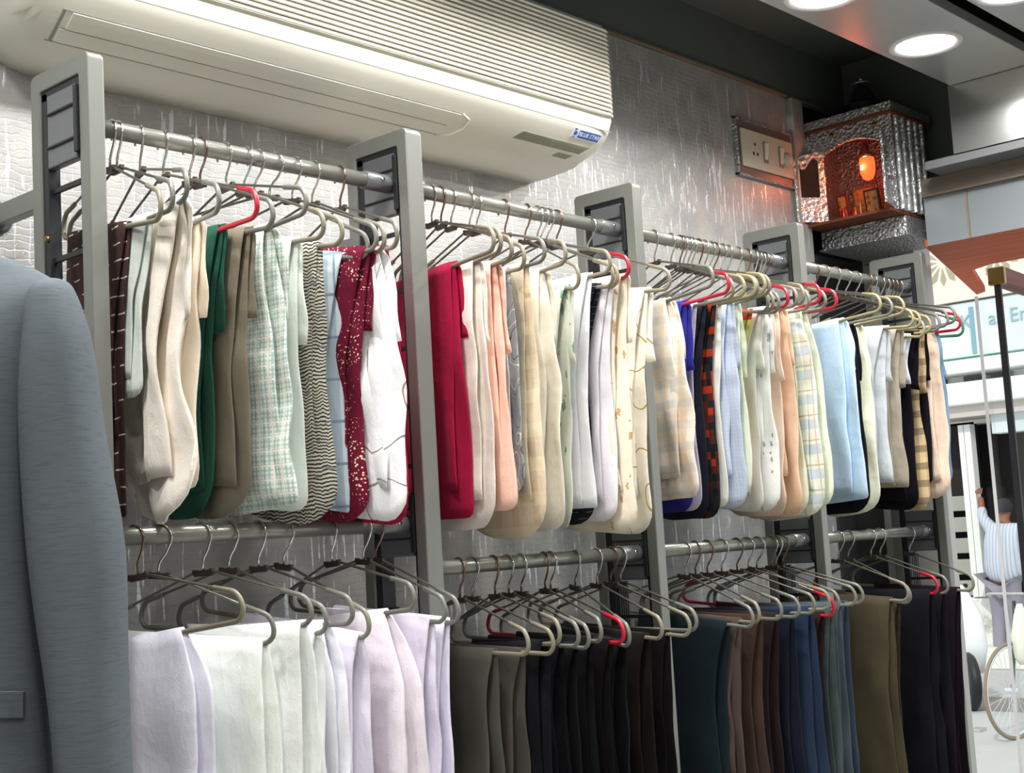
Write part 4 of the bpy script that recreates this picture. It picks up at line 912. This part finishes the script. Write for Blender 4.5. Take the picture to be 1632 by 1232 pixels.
for r_ in range(2):
  for k in range(5):
    bm = B(); cy, cz = 4.56-4.4-k*.62, 4.20+.15+r_*.62
    for j in range(12):
        a = 2*PI*j/12; ca, sa = math.cos(a), math.sin(a); r0, r1, wq = .06, .27, .035
        P = [(r0, 0), ((r0+r1)/2+.04, wq), (r1, 0), ((r0+r1)/2+.04, -wq)]
        vs = [bm.verts.new((-.066, cy+p*ca-q_*sa, cz+p*sa+q_*ca)) for p, q_ in P]; vb = [bm.verts.new((-.055, cy+p*ca-q_*sa, cz+p*sa+q_*ca)) for p, q_ in P]
        bm.faces.new(vs); bm.faces.new(vb[::-1])
        for i in range(4): bm.faces.new((vs[i], vb[i], vb[(i+1) % 4], vs[(i+1) % 4]))
    obj('star_shade', bm, plain('painted lattice shade', '#aaa28c', .9) if (k, r_) == (0, 0) else bpy.data.materials['painted lattice shade'], t)  # solid petals, shade of the openings put into their colour
ob('shop_shade', 14.9, 15.5, 3.3, 4.95, -.15, 2.42, dk)
for k in range(6): ob('concrete_slat', 14.3, 14.62, 4.45, 5.0, .33+k*.226, .49+k*.226, gy, .01)
ob('concrete_slat', 14.62, 14.7, 4.45, 5.0, .2, 2.42, dk)  # dark sheet behind the slats, shade of their gaps as colour
ob('white_post', 14.18, 14.3, 4.375, 4.435, .55, 2.37, wh); ob('white_post', 14.18, 14.3, 4.30, 4.368, .55, 2.37, wh)
ob('meter_box', 14.1, 14.3, 3.2, 4.03, 2.24, 2.50, wh2, .01)
rm = M('flaking whitewashed plinth', '#dfe2da', .9); v, a_, b_, c2_ = rm.uv(True); rn = rm.noise(v, 3.2, 6, .65); rm.color(rm.mix(rm.step(rn, .52, .66), '#e2e5dd', '#a9a59a')); rm.bump(rn, .5, .03)
ob('plinth', 14.2, 14.62, 1, 9, .02, .54, rm.m, .02); ob('step', 13.7, 14.2, 1, 9, -.15, .06, rm.m, .02)
# tall thin pole on the street

# bicycle ------------------------------------------------------------
rub = plain('brown tyre rubber', '#8e7d68', .6); alu = plain('aluminium rim', '#dfe3e8', .3, .6)
t = thing('bicycle', 'bicycle with thin spoked wheel and a pale bag parked on the street', 'bicycle', (9.62, 2.11, -.15), (0, 0, math.radians(-10)))
def wheel(px, nm='wheel'):
    bm = tube(B(), [(px+.325*math.cos(2*PI*k/48), 0, .335+.325*math.sin(2*PI*k/48)) for k in range(48)], .013, 8, closed=True)
    wv_ = obj(nm, bm, rub, t, smooth=True)
    bm = tube(B(), [(px+.305*math.cos(2*PI*k/48), 0, .335+.305*math.sin(2*PI*k/48)) for k in range(48)], .010, 8, closed=True); obj('rim', bm, alu, wv_, smooth=True)
    bm = B()
    for k in range(28):
        a = 2*PI*k/28; a2 = a+(.35 if k % 2 else -.35); s2 = .025 if k % 4 < 2 else -.025
        tube(bm, [(px+.02*math.cos(a2), s2, .335+.02*math.sin(a2)), (px+.30*math.cos(a), 0, .335+.30*math.sin(a))], .0018, 4)
    tube(bm, [(px, -.05, .335), (px, .05, .335)], .02, 10)
    obj('spokes', bm, alu, wv_)
wheel(0); wheel(1.05)
bkm = plain('dark green enamel', '#27382f', .3)
bm = B()
for a_, b_ in (((0, 0, .335), (.10, 0, .78)), ((.10, 0, .78), (.12, 0, .95)), ((.10, 0, .76), (.62, 0, .72)), ((.11, 0, .66), (.56, 0, .30)), ((.56, 0, .30), (.64, 0, .86)), ((.56, 0, .30), (1.05, 0, .335)), ((.62, 0, .72), (1.05, 0, .335))): tube(bm, [a_, b_], .014, 8)
obj('bicycle_frame', bm, bkm, t, smooth=True)
bm = tube(B(), fillet([(.22, -.26, .98), (.12, -.22, 1.0), (.12, .22, 1.0), (.22, .26, .98)], .05), .011, 8); obj('handlebar', bm, MAT['chrome'], t, smooth=True)
bm = B(); lathe(bm, [(.02, -.02), (.09, -.01), (.10, .02), (.03, .05)], 14); o = obj('saddle', bm, MAT['dark'], t, smooth=True); o.location = (.66, 0, .88); o.scale = (1.4, .8, 1)
bm = B(); loft(bm, [(.0, 0, 0, .05, .03), (.05, 0, 0, .10, .05), (.2, .0, 0, .11, .06), (.34, .01, 0, .07, .04), (.42, .01, 0, .02, .02)], 14)
o = obj('carrier_bag', bm, plain('pale yellow white plastic', '#e8ecd8', .4), smooth=True); o.location = (9.72, 2.05, .36); tag(o, 'pale plastic bag hanging from the bicycle handlebar', 'bag')
# scooter --------------------------------------------------------------
t = thing('scooter', 'parked scooter partly hidden behind the black trousers', 'scooter', (10.9, 3.02, -.15), (0, 0, math.radians(40)))
bm = tube(B(), [(.19*math.cos(2*PI*k/24), 0, .23+.19*math.sin(2*PI*k/24)) for k in range(24)], .045, 10, closed=True); wv_ = obj('wheel', bm, MAT['dark'], t, smooth=True)
bm = tube(B(), [(1.1+.19*math.cos(2*PI*k/24), 0, .23+.19*math.sin(2*PI*k/24)) for k in range(24)], .045, 10, closed=True); obj('wheel', bm, MAT['dark'], t, smooth=True)
bm = B(); lathe(bm, [(.04, -.05), (.12, -.04), (.12, .04), (.04, .05)], 16); o = obj('hub', bm, MAT['bracket'], wv_); o.rotation_euler = (PI/2, 0, 0); o.location = (0, 0, .23)
sw = plain('white scooter paint', '#e9ecee', .3)
bm = B(); loft(bm, [(.28, .12, 0, .05, .16), (.5, .1, 0, .07, .20), (.75, .12, 0, .06, .18), (.93, .16, 0, .05, .10), (1.0, .18, 0, .03, .06)], 16); obj('apron', bm, sw, t, smooth=True)
bm = B(); loft(bm, [(.22, .75, 0, .35, .10), (.30, .8, 0, .45, .14), (.55, .9, 0, .38, .15), (.72, .85, 0, .33, .12)], 18); obj('scooter_body', bm, sw, t, smooth=True)
bm = B(); loft(bm, [(.70, .8, 0, .33, .12), (.76, .8, 0, .35, .13), (.80, .8, 0, .28, .10)], 18); obj('seat', bm, MAT['dark'], t, smooth=True)
bm = tube(B(), [(.2, -.1, .99), (.17, 0, .98), (.2, .1, .99)], .018, 8); obj('handlebar', bm, MAT['dark'], t, smooth=True)
# small litter block
o = obj('litter_scrap', box(B(), -.06, .06, -.04, .04, 0, .02), MAT['tile'], bev=.004); o.location = (9.9, 2.52, -.15); tag(o, 'small pale scrap lying on the street left of the bicycle wheel', 'litter')

# person reaching up to the post -----------------------------------------
def skin(name, joints, edges, mat, parent, root=0, sub=2):
    bm = B(); vs = [bm.verts.new(p) for p, r in joints]
    for a, b_ in edges: bm.edges.new((vs[a], vs[b_]))
    me = bpy.data.meshes.new(name); bm.to_mesh(me); bm.free(); me.materials.append(mat)
    o = bpy.data.objects.new(name, me); col.objects.link(o); o.parent = parent
    sk_ = o.modifiers.new('skin', 'SKIN'); sk_.use_smooth_shade = True
    lay_ = me.skin_vertices[0] if me.skin_vertices else None
    if lay_ is None:
        bm = B(); bm.from_mesh(me); bm.verts.layers.skin.verify(); bm.to_mesh(me); bm.free(); lay_ = me.skin_vertices[0]
    for i, (p, r) in enumerate(joints): lay_.data[i].radius = (r, r) if isinstance(r, (int, float)) else r
    lay_.data[root].use_root = True
    ss_ = o.modifiers.new('sub', 'SUBSURF'); ss_.levels = sub; ss_.render_levels = sub
    return o
skm = plain('brown skin', '#8a5a44', .6)
shm = M('pale blue striped shirting', '#b9c2cf', .85); v, a_, b_, c2_ = shm.uv(True); shm.color(shm.mix(shm.math('MULTIPLY', shm.stripe(b_, .035, .35), .6), '#c3cbd6', '#8b98ad'))
trm = plain('grey trouser cloth', '#8d8a96', .85)
t = thing('person', 'person seen from behind in striped shirt and grey trousers reaching up to a white post', 'person', (13.95, 4.0, -.13))
P = lambda x, y, z: (x-13.95, y-4.0, z+.13)
bj = [(P(13.95, 3.99, .78), (.13, .15)), (P(13.95, 3.96, 1.0), (.115, .15)), (P(13.96, 3.94, 1.20), (.12, .175)), (P(13.98, 3.94, 1.30), (.07, .09)), (P(13.99, 3.935, 1.37), .05), (P(14.0, 3.93, 1.44), .085), (P(14.0, 3.93, 1.50), .08),
      (P(13.97, 4.07, 1.26), .062), (P(14.02, 4.18, 1.37), .045), (P(14.10, 4.215, 1.54), .033), (P(14.11, 4.225, 1.60), .036),
      (P(13.96, 3.79, 1.24), .06), (P(13.98, 3.72, 1.02), .044), (P(14.08, 3.72, .84), .033), (P(14.12, 3.73, .78), .034),
      (P(13.95, 4.07, .72), .085), (P(13.98, 4.08, .36), .060), (P(13.93, 4.10, -.03), .042), (P(14.02, 4.10, -.09), .036),
      (P(13.95, 3.91, .72), .085), (P(13.99, 3.90, .36), .060), (P(13.96, 3.90, -.03), .042), (P(14.06, 3.90, -.09), .036)]
be = [(0, 1), (1, 2), (2, 3), (3, 4), (4, 5), (5, 6), (2, 7), (7, 8), (8, 9), (9, 10), (2, 11), (11, 12), (12, 13), (13, 14), (0, 15), (15, 16), (16, 17), (17, 18), (0, 19), (19, 20), (20, 21), (21, 22)]
body = skin('body', bj, be, skm, t)
gr = lambda i, k: (bj[i][0], tuple(x+k for x in bj[i][1]) if isinstance(bj[i][1], tuple) else bj[i][1]+k)
skin('shirt', [(P(13.95, 3.99, .66), (.20, .24)), gr(1, .05), gr(2, .035), gr(3, .012), gr(7, .014), gr(8, .013), (P(14.08, 4.205, 1.49), .046), gr(11, .014), gr(12, .013), (P(14.07, 3.72, .86), .045)], [(0, 1), (1, 2), (2, 3), (2, 4), (4, 5), (5, 6), (2, 7), (7, 8), (8, 9)], shm.m, t)
skin('trousers', [(P(13.95, 3.99, .80), (.155, .18)), gr(15, .018), gr(16, .020), (P(13.94, 4.10, .0), .062), gr(19, .018), gr(20, .020), (P(13.965, 3.90, .0), .062)], [(0, 1), (1, 2), (2, 3), (0, 4), (4, 5), (5, 6)], trm, t)
bm = B(); bmesh.ops.create_uvsphere(bm, u_segments=16, v_segments=10, radius=.098, matrix=Matrix.Translation(P(13.985, 3.93, 1.475)) @ Matrix.Diagonal((1.05, .92, .95, 1)))
for v_ in list(bm.verts):
    if v_.co.z < P(0, 0, 1.42)[2]: bm.verts.remove(v_)
obj('hair', bm, plain('dark greying hair', '#2c2c34', .9), t, smooth=True)
for s_y in (.008, -.008):
    pass
# fingers of both hands, ears, shoes
fj, fe = [], []
for hx, hy, hz, dz, in ((14.115, 4.228, 1.625, 1), (14.12, 3.73, .75, -1)):
    for k in range(5):
        b0 = len(fj); dy = (.027-.014*k) if k < 4 else .03; ln = [.055, .065, .07, .06, .04][k]
        fj += [(P(hx, hy+dy, hz), .009), (P(hx+.012, hy+dy*(1.15 if k < 4 else 1.7), hz+dz*ln*.55), .008), (P(hx+.03, hy+dy*(1.15 if k < 4 else 1.8), hz+dz*ln), .007)]
        fe += [(b0, b0+1), (b0+1, b0+2)]
for k in range(10):
    skin('finger', fj[3*k:3*k+3], [(0, 1), (1, 2)], skm, t, sub=1)
for sy, xx in ((4.10, 13.97), (3.90, 14.01)):
    bm = B(); loft(bm, [(0, 0, 0, .12, .045), (.03, 0, 0, .12, .045), (.06, -.03, 0, .08, .035), (.085, -.05, 0, .045, .03)], 14); o = obj('shoe', bm, plain('pale shoe', '#d8d4cc', .5), t, smooth=True); o.location = P(xx, sy, -.13)
